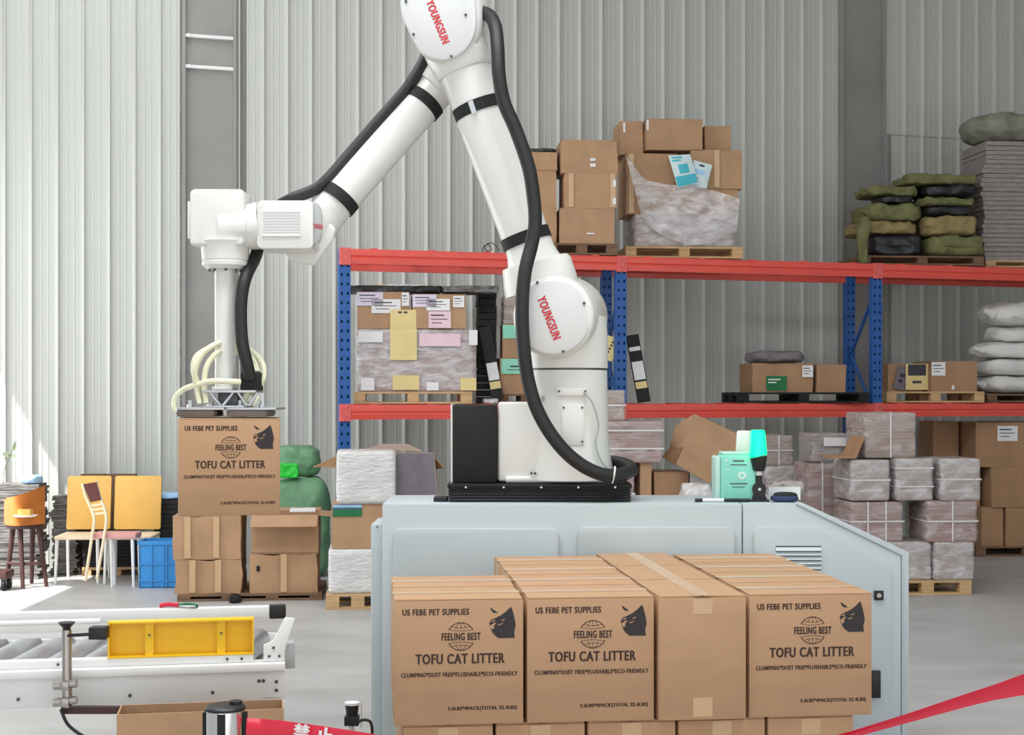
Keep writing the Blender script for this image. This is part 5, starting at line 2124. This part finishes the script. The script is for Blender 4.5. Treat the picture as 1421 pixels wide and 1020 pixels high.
q.build('sensor_arm', 'black_plastic', r, ro_)
q = MB()
q.pbox(122, 871, 146, 888, zp_ - .02, .05)
q.build('sensor_block', 'black_plastic', r, ro_, bevel=.003)
q = MB()
q.box(*P(84, 991, zp_ + .02), *P(200, 979, zp_ + .05))
q.build('mount_bar', 'stool_dark', r, ro_)
# small tool on the back rail
zz = zc + yb_ + .12
r = thing('cutter', 'small red and green handled tool lying on the back guide rail', 'tool', (0, 0, 0), 0)
lp = conv.matrix_world
Mx = Matrix.Translation(CO) @ Matrix.Rotation(CY, 4, 'Z')
r.location = Mx @ Vector((-.40, yb_ + .025, zr0 + .0465))
q = MB()
q.tube([(-.075, 0, .008), (-.05, .008, .012), (-.02, 0, .012), (.0, 0, .01)], .009, 8)
q.build('red_handle', 'tape_red', r, label='red handle')
q = MB()
q.tube([(.0, 0, .008), (.03, .01, .012), (.06, .0, .010), (.075, -.01, .008)], .007, 8)
q.build('green_handle', 'label_deep_green', r, label='dark green handle')
q = MB()
q.tube([(.0, .0, .006), (.035, -.015, .006), (.07, -.01, .006)], .005, 6)
q.build('blade', 'silver', r)

# carton below the conveyor, clutter
zq = 4.78
cbx = carton('cut-down brown carton standing below the conveyor', 165, 392, 986, 0.0, 4.70, .15, CY, opened={}, tape=False)
r = thing('steel_bin', 'shiny steel cylinder post with black cap in the left foreground', 'post', (XX(312, 4.3), 4.3, 0), 0)
kb = 4.3 / F
zt_ = ZZ(979, 4.3)
q = MB()
q.spine([((0, 0, 0.02), 26.5 * kb), ((0, 0, zt_ - .012), 26.5 * kb)], 40)
q.build('tube', 'chrome', r)
q = MB()
q.spine([((0, 0, zt_ - .0118), 28 * kb), ((0, 0, zt_ - .004), 28 * kb), ((0, 0, zt_), 26 * kb), ((0, 0, zt_ + .003), 22 * kb)], 40)
q.build('cap', 'black_plastic', r)
q = MB()
q.cyl((.03, .01, zt_ + .0032), (.03, .01, zt_ + .012), 9 * kb, n=16)
q.build('cap_button', 'black_plastic', r)
q = MB()
q.box(-.012, -27.6 * kb, zt_ - .10, .012, -26.6 * kb, zt_ - .015)
q.build('belt_slot', 'matte_black', r)
for sx in (-1, 1):
    q = MB()
    q.box(sx * 27.5 * kb - .006, -.012, zt_ - .12, sx * 27.5 * kb + .006, .012, zt_ - .02)
    q.build('side_slot', 'matte_black', r)
q = MB()
q.spine([((0, 0, 0), .17), ((0, 0, .012), .17), ((0, 0, .0195), .12)], 36)
q.build('foot', 'chrome', r)
# red barrier ribbon
m = MB()
cl = [(342, 996, 1032, 4.29), (390, 1000, 1036, 4.27), (450, 1008, 1044, 4.25), (520, 1019, 1055, 4.22), (640, 1042, 1076, 4.18), (760, 1062, 1090, 4.15), (900, 1068, 1088, 4.14), (1040, 1050, 1064, 4.14),
      (1180, 1015, 1026, 4.14), (1260, 990, 1004, 4.15), (1340, 963, 982, 4.16), (1380, 950, 972, 4.17), (1421, 935, 965, 4.18), (1480, 912, 946, 4.2), (1900, 760, 800, 4.3)]
vs, fs = [], []
pts = []
for i in range(len(cl) - 1):
    for k in range(6):
        t = k / 6
        pts.append(tuple(cl[i][j] * (1 - t) + cl[i + 1][j] * t for j in range(4)))
pts.append(cl[-1])
for (x, y0, y1, zz) in pts:
    a, b_ = P(x, y0, zz), P(x, y1, zz)
    tw = .03 * math.sin((x - 700) / 260)
    mid = (a + b_) / 2 + Vector((0, tw * .5, 0))
    vs += [a, mid, b_ + Vector((0, tw * .3, 0)), b_ + Vector((0, tw * .3 + .0012, 0)), mid + Vector((0, .0012, 0)), a + Vector((0, .0012, 0))]
for i in range(len(pts) - 1):
    o = i * 6
    for k in range(6):
        fs.append((o + k, o + (k + 1) % 6, o + 6 + (k + 1) % 6, o + 6 + k))
m.add(vs, fs)
r = thing('barrier_ribbon', 'red barrier ribbon with white characters strung across the foreground', 'ribbon', P(342, 1014, 4.29), 0)
m.build('ribbon', 'tape_red', r, r.location, ang=70)
for ch, px, py in (('禁', 418, 1015.5), ('止', 450, 1020)):
    q = MB()
    q.text(ch, P(px, py, 4.235), (1, 0, -.13), (.13, 0, 1), .049, .045)
    q.build('lettering', 'label_white', r, r.location, kind='stuff')
# sensor on a post by the cabinet
zz = 5.7
r = thing('sensor_post', 'black sensor with white bracket on a thin post left of the printed cartons', 'sensor', (XX(489, zz), zz, 0), 0)
o_ = Vector(r.location)
q = MB()
q.cyl((XX(486, zz), zz + .02, 0), (XX(486, zz), zz + .02, ZZ(1006, zz)), .012, n=10)
q.build('post', 'white_metal', r, o_)
q = MB()
q.pbox(477, 995, 497, 1008, zz, .05)
q.build('sensor_base', 'black_plastic', r, o_, bevel=.003)
q = MB()
q.spine([(P(488, 994.5, zz + .025), .022), (P(488, 978, zz + .025), .028)], 16)
q.build('sensor_head', 'black_plastic', r, o_)
q = MB()
q.cyl(P(488, 977.7, zz + .025), P(488, 974.5, zz + .025), .030, n=16)
q.build('sensor_cap', 'label_white', r, o_)
q = MB()
q.box(*P(500, 1012, zz), *P(502, 974, zz + .05))
q.build('bracket', 'white_metal', r, o_)
q = MB()
q.tube([P(497, 1001, zz), P(506, 999, zz), P(514, 1003, zz), P(516, 1020, zz), P(514, 1060, zz)], .006, 8)
q.build('cable', 'black_rubber', r, o_)

# ------------------------------------------------------------------ small loose things
zt_ = ZR(680) - .0
r = thing('wire_loop', 'small loop of thin dark wire on the upper beam beside the robot arm', 'wire', (XX(680, zt_), zt_ + .01, UP_T + .004), 0)
q = MB()
q.tube([(-.07, 0, .004), (-.06, 0, .05), (-.02, .01, .07), (.01, .01, .03), (-.03, .0, .012), (-.05, -.01, .05), (.0, .0, .085), (.05, .01, .06), (.075, .0, .01)], .004, 6, 5)
q.build('wire', 'black_rubber', r)
sack('white crumpled film scrap on the lower level beside the robot motor box', 671, 691, 553, LB, ZR(680) - .02, 'film_white', .12, 4, .015, 12, name='film_scrap', cat='film')
sack('black crumpled scrap on the floor at the front edge of the left pallet', 318, 334, 824, 0.0, zk - .14, 'matte_black', .1, 3, .015, 10, name='black_scrap', cat='scrap')
z_ = z = zk + .22
r = thing('white_sheet', 'white sheet lying across the open carton of the second stack', 'sheet', (XX(420, z_), z_, ZZ(711, zk + .07)), YAW)
q = MB()
q.lump(.20, .22, .016, (10, 6, 2), None, .004, 8, 3)
q.build('sheet', 'label_white', r)
